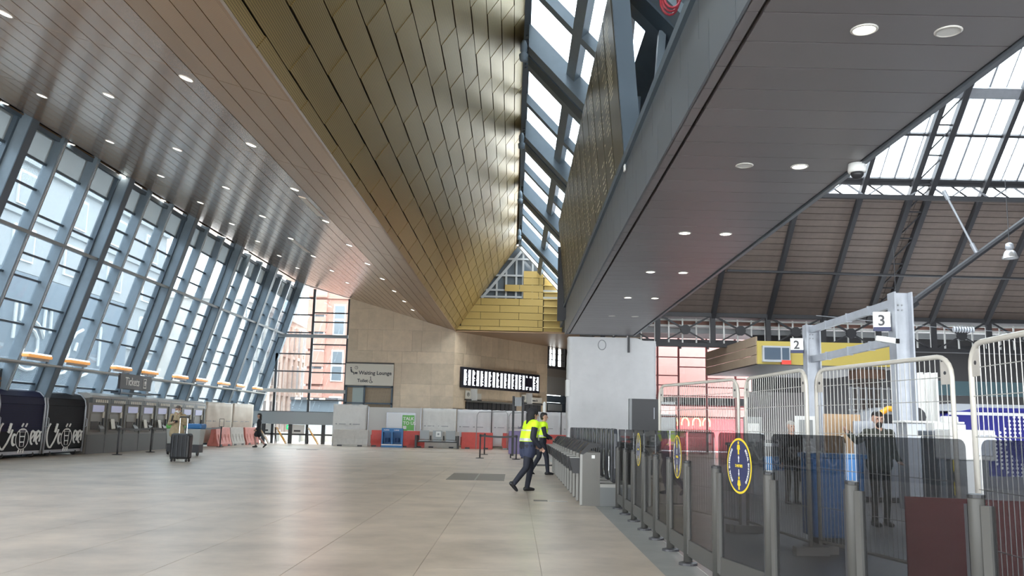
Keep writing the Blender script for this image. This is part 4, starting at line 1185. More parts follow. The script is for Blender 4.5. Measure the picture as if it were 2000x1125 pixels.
MB().tube([(-.38 + .15 * math.cos(a), -.07, 4.62 + .19 * math.sin(a)) for a in [k * PI / 9 for k in range(19)]], .014, 6).build('drawn_ring', M_grey, t)
MB().box(.62, .70, -.1, 0, 4.35, 4.95).build('hanging_strap', M_charcoal, t)
MB().box(x0 - .1, x0 + .05, -.06, .5, 2.6, 3.25).build('paper_patch', M_txtw, t, bevel=.02)
t = thing('black_cabinet', 'large flat black screen cabinet standing before the wrapped column', 'cabinet', (4.32, 29.2, 0))
MB().box(-.48, .46, 0, .28, .9, 2.40).build('cabinet_body', M_charcoal, t, bevel=.01)
MB().box(-.56, -.48, 0, .3, .9, 2.40).build('side_edge', M_grey, t)
MB().box(.24, .26, -.012, 0, 1.75, 2.12).build('pale_handle', M_lgrey, t)
for x in (-.35, .35): MB().box(x - .05, x + .05, .05, .2, 0, .9).build('stand_leg', M_charcoal, t)

# ---- ticket gates
gt = None
NG = 13
for k in range(NG):
    y = 16.6 + 1.0 * k
    lab = f'grey ticket gate with black slanted hood, {ORD[k]} from the camera'
    if gt is None:
        gt = thing('ticket_gate', lab, 'ticket gate', (0, 0, 0), 0, 'ticket gates in the gate line')
        MB().prism([(.0, .0, 0), (.08, -.0, 0), (.36, .0, 0), (.36, .3, 0), (.06, .3, 0)], (0, 0, .97)).build('pedestal', M_gate, gt)
        MB().box(-.015, .03, -.012, .02, .02, .93).build('edge_strip', M_gate_l, gt)
        MB().prism([(.0, -.01, .90), (-.0, -.01, .97), (.16, -.01, 1.14), (.38, -.01, 1.13), (.38, -.01, 1.08), (.2, -.01, 1.04)], (0, .32, 0)).build('hood', M_black, gt)
        MB().prism([(-.20, .06, .86), (-.02, .06, .86), (-.02, .06, .58), (-.14, .06, .58)], (0, .22, 0)).build('reader', M_black, gt)
        MB().box(-.20, -.02, .06, .28, .86, .875).build('reader_top', M_gate_l, gt)
        MB().box(.2, .26, -.005, .01, .86, .92).build('gate_label', M_txtw, gt)
        MB().box(.36, 1.0, .0, .3, 0, .34).build('bridge', mat('gate_plinth', (.13, .135, .135), .35, .4), gt)
        MB().box(.36, 1.0, -.01, .31, .34, .40).build('bridge_cap', M_gate_l, gt)
        MB().box(1.0, 1.4, .0, .3, 0, .97).build('rear_pedestal', M_gate, gt)
        MB().prism([(1.4, -.01, .90), (1.4, -.01, .97), (1.24, -.01, 1.12), (.98, -.01, 1.12), (.98, -.01, 1.06)], (0, .32, 0)).build('rear_hood', M_black, gt)
        for s, yy in ((-1, 0.02), (1, .28)):
            MB().prism([(.58, yy, .42), (.58, yy + s * .3, .5), (.58, yy + s * .34, .7), (.58, yy + s * .30, 1.32), (.58, yy + s * .24, 1.41), (.58, yy, 1.42)], (.07, 0, 0)).build('paddle', mat('paddle_black', (.03, .033, .042), .35), gt, bevel=.02)
        MB().tube([(.57, .3, .5), (.56, .38, .62), (.56, .36, .9), (.56, .30, 1.02)], .012, 6).build('paddle_edge', M_alu, gt)
        gt.matrix_basis = T(1.24, y, 0)
    else: dup(gt, T(1.24, y, 0), lab)
# white post with a weighted foot beside the last gates
t = thing('sign_post', 'white post on a pale triangular foot beside the far ticket gates', 'post', (1.1, 33.2, 0))
MB().prism([(-.55, -.3, 0), (.35, -.3, 0), (.35, .3, 0), (-.55, .3, 0)], (0, 0, .05)).build('foot_plate', M_charcoal, t)
MB().prism([(-.5, -.25, .05), (.3, -.25, .05), (.1, -.25, .42), (-.1, -.25, .42)], (0, .5, 0)).build('weight', M_concrete, t)
MB().tube([(0, 0, .3), (0, 0, 1.2)], .075, 10).build('pole', M_white, t, smooth=True)
MB().tube([(0, 0, 1.2), (0, 0, 2.28), (0, 0, 2.34)], [.065, .06, .03], 10).build('upper_pole', M_white, t, smooth=True)

# ---- purple cart with poles
t = thing('cart', 'purple wheeled cart with two black poles behind the staff', 'cart', (.05, 40.2, 0))
MB().box(-.3, .35, -.3, .35, .18, 1.2).build('cart_box', mat('purple_panel', (.20, .15, .32), .4), t, bevel=.03)
MB().box(.36, .98, -.2, .4, .16, 1.25).build('side_bag', M_navycloth, t, bevel=.06)
for x in (-.12, .3): MB().box(x - .05, x + .05, -.36, -.28, 0.1, 2.75).build('pole', M_black, t)
MB().box(-.1, .28, -.36, -.3, 2.3, 2.7).build('pole_plate', M_grey, t)
for x in (-.2, .3, .8): MB().lathe([(.09, -.03), (.09, .03)], 10, (x, -.2, .09), (1, 0, 0)).build('wheel', M_black, t)

# ---- floor plates
t = thing('floor_hatch', 'large dark metal hatch set in the floor left of the staff', 'hatch', (-1.0, 25.0, 0))
MB().box(-.76, -.02, -1.6, 1.6, -.02, .006).build('hatch_leaf', mat('hatch_metal', (.16, .145, .125), .5, .3, vary=.15, vscale=10), t)
MB().box(.02, .76, -1.6, 1.6, -.02, .006).build('hatch_leaf', mat('hatch_metal', (.16, .145, .125), .5, .3, vary=.15, vscale=10), t)
MB().box(-.02, .02, -1.6, 1.6, -.02, .008).build('hatch_bar', M_gate_l, t)
t = thing('drain_cover', 'small rectangular metal cover in the floor near the first gates', 'cover', (.55, 17.5, 0))
MB().box(-.15, .12, -.14, .14, -.02, .006).build('cover_plate', mat('hatch_metal', (.16, .145, .125), .5, .3), t)
MB().box(.14, .5, -.05, -.02, -.02, .006).build('cover_slot', M_grey, t)
t = thing('far_drain_cover', 'thin dark drain cover in the floor before the far glazing', 'cover', (-10.4, 45.2, 0))
MB().box(-.5, .5, -.4, .4, -.02, .006).build('cover_plate', mat('hatch_metal', (.16, .145, .125), .5, .3), t)
MB().box(-.5, .5, -.03, .03, -.02, .008).build('cover_slot', M_grey, t)

# ---- tinted glass barrier
posts = [(1.885, 16.18), (1.885, 15.14), (1.885, 14.07), (1.885, 12.94), (1.885, 11.87), (1.885, 10.82), (1.885, 9.75), (1.925, 8.53), (2.13, 7.50), (2.385, 6.35), (2.70, 5.27), (3.03, 4.15)]
gp0 = None
nmp = len(posts)
for k, (x, y) in enumerate(posts):
    a = posts[max(k - 1, 0)]; b = posts[min(k + 1, nmp - 1)]
    rz = math.atan2(-(b[0] - a[0]), (b[1] - a[1])) + (PI if b[1] < a[1] else 0)
    lab = f'grey round barrier post between tinted screens, {ORD[k]} from the gates'
    if gp0 is None:
        gp0 = thing('barrier_post', lab, 'post', (0, 0, 0), 0, 'posts of the tinted glass barrier')
        MB().lathe([(.048, .03), (.048, 1.06), (.044, 1.075)], 14).build('tube', M_post, gp0, smooth=True)
        MB().lathe([(.05, 1.07), (.05, 1.088), (.03, 1.094)], 14).build('cap', M_black, gp0)
        MB().box(-.022, .022, -.115, -.05, .12, 1.03).build('clamp_strip', mat('clamp_grey', (.105, .103, .097), .45, 0), gp0)
        MB().box(-.022, .022, .05, .075, .12, 1.03).build('clamp_strip', M_charcoal, gp0)
        MB().lathe([(.1, 0), (.1, .022), (.06, .032)], 16).build('foot_plate', M_charcoal, gp0)
        gp0.matrix_basis = T(x, y, 0, rz)
    else: dup(gp0, T(x, y, 0, rz), lab)
for k, ((xa, ya), (xb, yb_)) in enumerate(zip(posts, posts[1:])):
    a, b = V((xa, ya, 0)), V((xb, yb_, 0)); d = (b - a); L_ = d.length - .13
    t = thing('glass_screen', f'tinted glass barrier screen with grey kick plate, {ORD[k]} from the gates', 'screen', (a + b) / 2, math.atan2(d.y, d.x), 'tinted glass barrier screens')
    r_ = .05
    prof = [(-L_ / 2, .12), (L_ / 2, .12)] + [(L_ / 2 - r_ + r_ * math.cos(i * PI / 8), 1.405 - r_ + r_ * math.sin(i * PI / 8)) for i in range(5)] + [(-L_ / 2 + r_ - r_ * math.sin(i * PI / 8), 1.405 - r_ + r_ * math.cos(i * PI / 8)) for i in range(5)]
    MB().prism([(p, -.006, q) for p, q in prof], (0, .012, 0)).build('glass_pane', M_tint, t)
    MB().box(-L_ / 2, L_ / 2, -.02, .02, .10, .27).build('kick_plate', M_post, t, bevel=.006)
    if k in (2, 5, 7):
        # oval social distancing sticker, facing the concourse
        s = -1 if True else 1
        Mx0 = frame((-.02, 0, 1.115), (1, 0, 0), (0, 0, 1), (0, -1, 0))
        st_ = MB().lathe([(.245, .0065), (.245, .009)], 40).build('sticker', M_yellow, t); st_.matrix_local = Mx0
        st_['label'] = 'round navy sticker with yellow rim'
        def sub(mb, nm, m): return mb.build(nm, m, st_)
        sub(MB().lathe([(.226, .0085), (.226, .0105)], 40), 'sticker_field', M_navy)
        for sy in (1, -1):
            zz = .010
            def P(x, y): return (x, y, zz)
            cy = .155 * sy
            sub(MB().lathe([(.014, 0), (.014, .003)], 12, (0, cy + .048, zz)), 'figure_head', M_yellow)
            body = [(-.022, .03), (.022, .03), (.03, -.012), (.02, -.012), (.013, .01), (.013, -.055), (.002, -.055), (.002, -.015), (-.002, -.015), (-.002, -.055), (-.013, -.055), (-.013, .01), (-.02, -.012), (-.03, -.012)] if sy > 0 else [(-.02, .03), (.02, .03), (.032, -.012), (.024, -.02), (.012, -.02), (.012, -.055), (.002, -.055), (.002, -.02), (-.002, -.02), (-.002, -.055), (-.012, -.055), (-.012, -.02), (-.024, -.02), (-.032, -.012)]
            sub(MB().prism([(p, q + cy, zz) for p, q in body], (0, 0, .003)), 'figure_body', M_yellow)
            sub(MB().prism([(-.004, .03 * sy, zz), (.004, .03 * sy, zz), (.004, .068 * sy, zz), (-.004, .068 * sy, zz)], (0, 0, .003)), 'arrow_shaft', M_txtw)
            sub(MB().prism([(-.013, .066 * sy, zz), (.013, .066 * sy, zz), (0, .09 * sy, zz)], (0, 0, .003)), 'arrow_head', M_txtw)
        text('2 METRES', .034, M_yellow, st_, Matrix.Translation((0, -.012, .0105)), align='CENTER', ext=.0015, bold=.0012)
        wl_ = 'SOCIAL DISTANCING'
        for sgn_ in (-1, 1):
            for i, ch in enumerate(wl_):
                if ch == ' ': continue
                f = (i + .5) / len(wl_)
                if sgn_ > 0:
                    ang = math.radians(48 - 96 * f); rot = ang - PI / 2
                else:
                    ang = math.radians(228 - 96 * f); rot = ang - PI / 2
                rad = .183 if sgn_ > 0 else .183
                c = V((rad * math.cos(ang), rad * math.sin(ang), .0105))
                text(ch, .032, M_txtw, st_, Matrix.Translation(c) @ Matrix.Rotation(rot, 4, 'Z'), align='CENTER', ext=.0015, bold=.0012)

# ---- mesh fence panels behind the barrier
ftops = [((2.56, 15.74), (3.28, 13.05), 'farthest mesh fence panel, next to the black cabinet'), ((3.36, 12.95), (3.52, 10.72), 'mesh fence panel left of the steel portal, second from the cabinet'), ((3.68, 10.85), (4.15, 8.42), 'mesh fence panel in front of the steel portal'), ((3.77, 7.32), (3.66, 5.0), 'nearest mesh fence panel at the right edge of the photo')]
for (a, b, lab) in ftops:
    a, b = V((*a, 0)), V((*b, 0)); d = b - a; L_ = d.length / 2
    t = thing('mesh_fence', 'pale tube ' + lab, 'fence', (a + b) / 2, math.atan2(d.y, d.x))
    r_ = .2; H_ = 2.18; B_ = .15
    pts = [(-L_, 0, .02)] + [(-L_ + r_ - r_ * math.cos(i * PI / 10), 0, H_ - r_ + r_ * math.sin(i * PI / 10)) for i in range(6)] + [(L_ - r_ + r_ * math.sin(i * PI / 10), 0, H_ - r_ + r_ * math.cos(i * PI / 10)) for i in range(6)] + [(L_, 0, .02)]
    MB().tube(pts, .024, 8).build('tube_frame', M_fence, t, smooth=True)
    MB().tube([(-L_, 0, B_), (L_, 0, B_)], .02, 6).build('bottom_tube', M_fence, t)
    nw = int(2 * L_ / .078)
    wire = MB().tube([(0, 0, B_), (0, 0, H_ - .02)], .004, 4).mesh('mesh_wire', M_wire)
    for i in range(1, nw):
        x = -L_ + 2 * L_ * i / nw
        m_ = inst(wire, 'mesh_wire', Matrix.Translation((x, 0, 0)) @ Matrix.Diagonal((1, 1, 1, 1)), t)
        ex = max(0, r_ - (L_ - abs(x)))
        if ex > 0:
            zt = H_ - r_ + math.sqrt(max(r_ ** 2 - ex ** 2, 0)); m_.matrix_local = Matrix.Translation((x, 0, B_ * (1 - (zt - B_) / (H_ - B_)))) @ Matrix.Diagonal((1, 1, (zt - B_) / (H_ - B_), 1))
    for z in (.55, 1.0, 1.42, 1.75, 1.98):
        MB().tube([(-L_, 0, z), (L_, 0, z)], .005, 4).build('cross_wire', M_wire, t)
    for s in (-1, 1):
        MB().box(s * (L_ - .09) - .06, s * (L_ - .09) + .06, -.006, .006, H_ - .27, H_ - .05).build('corner_plate', M_concrete, t)
        MB().lathe([(.018, -.01), (.018, .01)], 8, (s * (L_ - .09), 0, H_ - .16), (0, 1, 0)).build('plate_hole', M_charcoal, t)
        MB().box(s * L_ - .06, s * L_ + .06, -.2, .2, 0, .1).build('foot_block', M_concrete, t)

# ---- steel portal with platform numbers
t = thing('steel_portal', 'grey steel portal frame over the platforms behind the mesh fence', 'portal', (9.2, 24.2, 0))
for y in (3.2, -3.2):
    h_ = 4.75 if y > 0 else 4.8
    p = MB().box(-.2, .2, y - .015, y + .015, 0, h_).build('upright', M_lgrey, t)
    for x in (-.2, .2): MB().box(x - .02, x + .02, y - .2, y + .2, 0, h_).build('upright_flange', M_lgrey, t)
    for q in range(4): MB().lathe([(.022, 0), (.022, .02)], 6, (-.06 + .09 * (q % 2), y - .02, h_ - .3 - .12 * (q // 2)), (0, -1, 0)).build('bolt', M_grey, t)
for z in (3.68, 4.6):
    MB().box(-.06, .06, -3.2, 3.2, z - .1, z + .1).build('crossbeam', M_lgrey, t)
    for y in (-1.4, 0.1, 1.8): MB().box(-.08, .08, y - .04, y + .04, z - .12, z + .12).build('beam_clamp', M_lgrey, t)
for (y, num, lab) in ((21.15, '3', 'white platform sign 3 on the near upright of the steel portal'), (27.6, '2', 'white platform sign 2 on the far upright of the steel portal')):
    t = thing('platform_sign', lab, 'sign', (8.78, y - .05, 3.88), -.25)
    MB().box(-.19, .19, -.06, .06, .06, .46).build('plate', M_white, t)
    MB().box(-.19, .19, -.061, .061, 0, .09).build('navy_strip', M_navy, t)
    text(num, .36, M_txt, t, fr(-.10, -.063, .13), bold=.006)
    MB().box(.19, .32, -.02, .02, .1, .16).build('bracket', M_grey, t)
    MB().box(.19, .32, -.02, .02, .36, .42).build('bracket', M_grey, t)
t = thing('security_camera', 'white tube security camera below platform sign 3', 'camera', (8.75, 21.0, 3.62), .35)
MB().obox((-.05, -.2, .02), (.14, 0, 0), (0, .62, .12), (0, -.02, .13)).build('housing', M_white, t, bevel=.02)
MB().bar((.05, .1, .02), (.3, .2, .02), .05, .05).build('arm', M_grey, t)
MB().box(-.1, 0, -.53, -.5, -.09, .02).build('camera_lens', M_black, t)

# ---- overhead mast, lamps and struts by the platforms
t = thing('white_mast', 'white channel mast right of the steel portal', 'mast', (12.1, 26.0, 0))
MB().box(-.03, .03, -.16, .16, 0, 3.25).build('web', M_white, t)
for x in (-.22, .2): MB().box(x - .03, x + .03, -.14, .14, 0, 3.25).build('flange', M_white, t)
MB().box(-.2, .2, .0, .04, 0, 3.2).build('back_plate', M_white, t)
MB().lathe([(.28, -.06), (.3, 0), (.28, .06)], 14, (-.45, -.1, 1.95), (0, 1, 0)).build('cable_drum', M_charcoal, t)
def pend(loc, lab, s=1.0):
    t = thing('pendant_lamp', lab, 'lamp', loc)
    MB().lathe([(.05 * s, .62 * s), (.13 * s, .58 * s), (.16 * s, .40 * s), (.10 * s, .36 * s)], 14).build('gear_housing', M_lgrey, t, smooth=True)
    MB().lathe([(.10 * s, .36 * s), (.2 * s, .25 * s), (.29 * s, .02 * s), (.29 * s, 0), (.18 * s, .02 * s)], 18).build('reflector', mat('polished_reflector', (.8, .8, .8), .2, .8), t, smooth=True)
    MB().tube([(0, 0, .6 * s), (0, 0, 3.2)], .015, 6).build('rod', M_girder, t)
pend((18.72, 33, 8.15), 'silver bell pendant lamp under the brown roof near right edge of photo', 1.0)
pend((15.6, 36, 6.05), 'silver bell pendant lamp behind top of the steel portal', .9)
def strut(a, b, r, lab, m):
    mb = MB().tube([a, b], r, 8); t = thing('roof_strut', lab, 'strut', a)
    mb.build('rod', m, t, world=True)
    d = (V(b) - V(a)).normalized()
    MB().tube([V(a) - d * .1, V(a) + d * .35], r * 1.9, 8).build('end_socket', m, t, world=True)
    MB().tube([V(b) - d * .35, V(b) + d * .1], r * 1.9, 8).build('end_socket', m, t, world=True)
strut((17.0, 38, 7.0), (24.6, 38, 12.6), .14, 'thick dark diagonal roof strut rising to right edge of photo', M_girder)
strut((18.84, 38, 12.1), (20.05, 38, 9.5), .05, 'thin pale diagonal rod hanging from the roof girder', M_lgrey)
MBt = MB().tube([(10, 41.5, 9.0), (29, 41.5, 8.9)], .06, 6)
t = thing('tie_rod', 'long thin horizontal tie rod crossing the brown roof boards', 'rod', (10, 41.5, 9.0)); MBt.build('rod', M_girder, t, world=True)
t = thing('insulator', 'ribbed pale insulator on the wire right of the steel portal', 'insulator', (18.3, 36.0, 5.75))
for k in range(8): MB().lathe([(.1, 0), (.13, .04), (.06, .09)], 10, (-.4 + k * .11, 0, 0), (1, 0, 0)).build('insulator_shed', M_lgrey, t)
t.rotation_euler = (0, 0, 0)
MB().tube([(-6, 0, .45), (-.4, 0, .02)], .012, 4).build('wire', M_lgrey, t); MB().tube([(.5, 0, 0), (9, 0, -.3)], .012, 4).build('wire', M_lgrey, t)
t = thing('platform_display', 'small blue grey display with red strip on the mustard fascia', 'display', (11.75, 39.85, 4.55))
MB().box(-.62, .62, -.1, .1, 0, .72).build('display_case', M_lgrey, t)
for a, b in ((-.55, .18), (.25, .56)): MB().box(a, b, -.12, -.1, .1, .64).build('display_pane', mat('dim_blue_display', (.06, .09, .13), .2), t)
MB().box(.22, .64, -.12, .05, -.1, .08).build('red_strip', mat('red_sign', (.8, .06, .04), .4), t)

# ---- train
t = thing('train', 'blue train with white dot pattern and yellow front at the platform', 'train', (16.3, 37.2, -1.0))
prof = [(0, .9), (0, 2.2), (.25, 2.9), (.9, 3.35), (2.2, 3.6), (24, 3.62), (24, .3), (.2, .3)]
bodym = MB().prism([(x + .35, -1.35, z) for x, z in prof], (0, 2.7, 0))
bodym.build('body', M_trainblue, t, bevel=.12)
MB().box(1.2, 24, -1.38, -1.2, 3.28, 3.4).build('cant_rail', mat('train_pale_rail', (.6, .6, .6), .4), t)
MB().prism([(1.0, -1.2, 3.42), (24, -1.2, 3.55), (24, -.6, 3.8), (1.6, -.6, 3.75)], (0, 1.2, 0)).build('roof', M_traingrey, t, bevel=.1)
MB().box(.25, .38, -1.3, 1.3, .9, 2.7).build('yellow_front', M_yellow, t, bevel=.05)
MB().box(.3, .6, -1.37, -1.2, .7, 2.95).build('yellow_corner', M_yellow, t)
MB().box(.2, .28, -1.0, 1.0, 1.9, 2.8).build('windscreen', M_black, t)
MB().box(1.0, 2.6, -1.37, -1.3, 2.0, 2.5).build('cab_window', M_black, t, bevel=.05)
MB().box(4.4, 5.2, -1.38, -1.3, .4, 3.2).build('door', M_traingrey, t)
MB().box(4.6, 5.0, -1.40, -1.36, 1.9, 2.7).build('door_window', M_black, t)
dot = MB().lathe([(.052, 0), (.052, .02)], 10, (0, 0, 0), (0, -1, 0)).mesh('white_dot', M_txtw)
for i in range(15):
    for j in range(17):
        x = 1.35 + i * .2; z = .75 + j * .155
        u, v = (x - 1.2) / 3, (z - .7) / 2.5
        if abs(u - v) < .17 and u > .35 or (abs((1 - u) - v) < .2 and v < .55) or (u > .55 and u < .9 and v > .75 and u + .15 > v):
            if 1.0 < x < 2.7 and 1.95 < z < 2.55: continue
            inst(dot, 'white_dot', Matrix.Translation((x, -1.385, z)), t)
for x in (2, 5, 9): MB().lathe([(.42, -.06), (.42, .06)], 16, (x, -1.0, .42), (0, 1, 0)).build('wheel', M_girder, t)
t = thing('second_train', 'orange yellow front of another train behind white mast', 'train', (15.0, 40.15, -1.0))
MB().prism([(.6, -1.2, .9), (.45, -1.2, 2.9), (.7, -1.2, 3.4), (1.3, -1.2, 3.62), (20, -1.2, 3.7), (20, -1.2, .6)], (0, 2.4, 0)).build('body', M_traingrey, t, bevel=.2)
MB().tube([(.75, -1.3, 2.7), (.85, -1.25, 3.25), (1.3, -1.25, 3.55), (2.0, -1.25, 3.5), (2.3, -1.28, 3.0), (2.35, -1.3, .9)], .13, 8).build('orange_rim', M_orange, t, smooth=True)
MB().box(.9, 2.2, -1.26, -1.15, 1.6, 3.3).build('dark_window', M_black, t)

# ---- things on the platform behind the glass
def boxthing(name, lab, cat, loc, parts, rz=0):
    t = thing(name, lab, cat, loc, rz)
    for nm, (x0, x1, y0, y1, z0, z1), m, bv in parts: MB().box(x0, x1, y0, y1, z0, z1).build(nm, m, t, bevel=bv)
    return t
boxthing('plywood_board', 'upright plywood board leaning behind the steel portal', 'board', (7.45, 20.3, 0), [('sheet', (-.42, .42, 0, .03, .2, 1.86), M_ply, .004), ('prop', (-.3, -.22, .05, .4, 0, 1.0), M_ply, 0), ('prop', (.2, .28, .05, .4, 0, 1.0), M_ply, 0)])
boxthing('grey_screen', 'pale grey panel screen right of the plywood board', 'screen', (7.75, 19.3, 0), [('panel', (-.42, .0, 0, .05, .1, 1.70), M_lgrey, .01), ('panel', (.03, .55, 0, .05, .1, 1.66), M_lgrey, .01), ('foot', (-.4, .5, -.2, .25, 0, .1), M_charcoal, 0)])
boxthing('grey_counter', 'pale grey counter behind bearded man and the near mesh fence', 'counter', (7.9, 17.3, 0), [('counter_front', (-.3, .75, 0, .5, 0, 1.66), M_lgrey, .02), ('counter_top', (-.35, .8, -.05, .55, 1.66, 1.7), M_white, .01)])
boxthing('white_board', 'white notice board left of the far steel upright', 'notice board', (6.3, 19.4, 0), [('board', (-.2, .25, 0, .04, .9, 1.78), M_white, .01), ('printed_sheet', (-.12, .18, -.01, 0, 1.3, 1.7), M_palewall, 0), ('leg', (-.02, .06, 0, .04, 0, .9), M_lgrey, 0)])
boxthing('tall_notice', 'tall white notice stand beside the second mesh fence', 'notice board', (5.3, 19.8, 0), [('board', (-.22, .2, 0, .04, .6, 1.74), M_palewall, .01), ('printed_sheet', (-.15, .12, -.01, 0, 1.2, 1.6), M_white, 0), ('leg', (-.02, .05, 0, .04, 0, .6), M_lgrey, 0)])
boxthing('blue_tote', 'bright blue plastic tote bin seen between two tinted screens', 'bin', (4.28, 11.6, 0), [('tote_body', (-.42, .25, 0, .5, .1, 1.14), mat('bright_blue_plastic', (.02, .20, .55), .4), .03), ('tote_rim', (-.45, .28, -.03, .53, 1.1, 1.16), M_blue, .01), ('tote_base', (-.3, .2, .05, .45, 0, .1), M_black, 0)])
boxthing('grey_wheelie_bin', 'grey wheeled bin behind the near tinted screen below white mast', 'bin', (6.6, 13.2, 0), [('bin_body', (-.35, .35, 0, .6, .12, 1.42), mat('slate_plastic', (.16, .18, .21), .5), .04), ('bin_lid', (-.38, .38, -.05, .63, 1.42, 1.5), mat('slate_plastic', (.16, .18, .21), .5), .02), ('wheel', (-.3, -.2, .4, .6, 0, .2), M_black, .03)])
boxthing('tape_boxes', 'small white boxes on top of the grey wheeled bin', 'boxes', (6.6, 13.4, 1.5), [('box_stack', (-.3, .0, 0, .3, 0, .12), M_white, .01), ('small_box', (-.02, .2, .05, .25, 0, .1), M_txtw, .01), ('top_box', (-.12, .1, .05, .2, .12, .22), M_white, .02)])
boxthing('equipment_box', 'white equipment box with grey door right of the near tinted screen', 'box', (5.35, 10.4, 0), [('box_body', (-.28, .25, 0, .4, 1.15, 1.5), M_white, .02), ('door', (-.02, .2, -.02, 0, 1.2, 1.44), M_lgrey, .02), ('stand', (-.2, .18, .05, .3, 0, 1.15), M_grey, .01), ('hazard_strip', (-.27, -.22, -.01, .0, .75, 1.15), M_yellow, 0), ('dark_strip', (-.27, -.22, -.014, .0, .9, 1.02), M_black, 0)])
boxthing('maroon_stand_in', 'added dark red low board behind the nearest tinted screens', 'board', (4.15, 8.2, 0), [('board', (-.55, 1.05, 0, .05, .08, .86), M_maroon, .005), ('base', (-.5, 1.0, -.15, .2, 0, .08), M_charcoal, 0)], -.3)  # board added to give the dark red area low in the tinted glass
boxthing('dark_desk', 'dark equipment desk behind the tinted screens under the pink shopfront', 'desk', (7.6, 26.5, 0), [('desk_top', (-1.2, 1.0, 0, .7, 1.0, 1.08), M_grey, .01), ('desk_leg', (-1.15, -1.05, .05, .6, 0, 1.0), M_charcoal, 0), ('desk_leg', (.85, .95, .05, .6, 0, 1.0), M_charcoal, 0), ('blue_box', (-.2, .7, .1, .5, .3, .7), M_blue, .02)])
t = thing('neon_sign', 'yellow neon outline sign glowing on the bright red shopfront', 'sign', (11.6, 62.75, 1.42))
for x, w_ in ((-.35, .45), (.4, .5), (1.2, .55), (1.9, .5)):
    MB().tube([(x + w_ * .5 * math.cos(a), 0, .45 + .42 * math.sin(a)) for a in [-.4 + k * .38 for k in range(11)]], .045, 6).build('neon_tube', M_neon, t, smooth=True)
MB().box(-.7, 2.3, .08, .12, -.2, .0).build('backing_bar', M_redframe, t)

# ---- trestles by the far glazing
for i, (x, y) in enumerate(((-15.6, 55.3), (-14.6, 55.6), (-12.6, 55.6))):
    t = thing('trestle', ('striped folding trestle beside the cream hoarding', 'striped folding trestle in the middle of the far glazing', 'striped folding trestle beside the white hoarding')[i], 'trestle', (x, y, 0), .1)
    for s in (-.08, .08):
        MB().bar((-.25, s, 1.0), (.4, s * 3, .02), .05, .06).build('leg', M_orange if i else M_brownwall, t)
        MB().bar((-.3, s, 1.0), (-.25, s * 3, .02), .05, .05).build('leg', M_charcoal, t)
    for k in range(5):
        f = .1 + k * .2
        MB().obox((-.25 + .65 * f, 0, 1.0 - .98 * f), (.14, 0, -.2), (0, .3, 0), (.02, 0, .02)).build('rung', M_txtw if k % 2 == 0 else M_orange, t)

# ---- outdoors: mural hoarding, opposite building, sandstone blocks
t = thing('mural_hoarding', 'blue grey hoarding with large white outline lettering outside the glass facade', 'hoarding', (-24, 41, 0))
MB().box(-.2, 0, -22, 13, 0, 8.2).build('board', M_mural, t)
def pixel_curve(pts, X=-23.95, k=5.1125, oy=580):
    out = []
    for a, b in pts:
        px, py = a / k, oy + b / k
        d = CW @ V(((px - 1000) / FPX, -(py - 562.5) / FPX, -1)); s = X / d.x
        out.append(V((X, d.y * s, CAMH + d.z * s)) - V((-24, 41, 0)))
    return out
for pts in ([(165, 45), (150, 200), (125, 410)], [(225, 50), (215, 180), (205, 240)], [(300, 310), (345, 345), (375, 420), (370, 520), (345, 580), (320, 600)], [(330, 230), (380, 275), (410, 330), (428, 410), (440, 300), (460, 120), (518, 125), (500, 365)],
            [(150, 650), (190, 700), (250, 728), (310, 722), (360, 680)], [(715, 375), (730, 410), (760, 365), (830, 330)], [(690, 480), (680, 570), (640, 660)], [(570, 768), (630, 760), (675, 715)], [(740, 770), (790, 795), (850, 775), (885, 740)], [(770, 460), (745, 540)], [(925, 405), (900, 470)], [(1010, 300), (975, 690)]):
    MB().tube(pixel_curve(pts), .09, 6).build('white_outline', M_txtw, t)
q = pixel_curve([(-60, 235)])[0]
tx = text('s.', 1.1, M_txtw, t, frame(q + V((.02, -.3, 0)), (0, 1, 0), (0, 0, 1), (1, 0, 0)), name='mural_lettering', bold=.05)
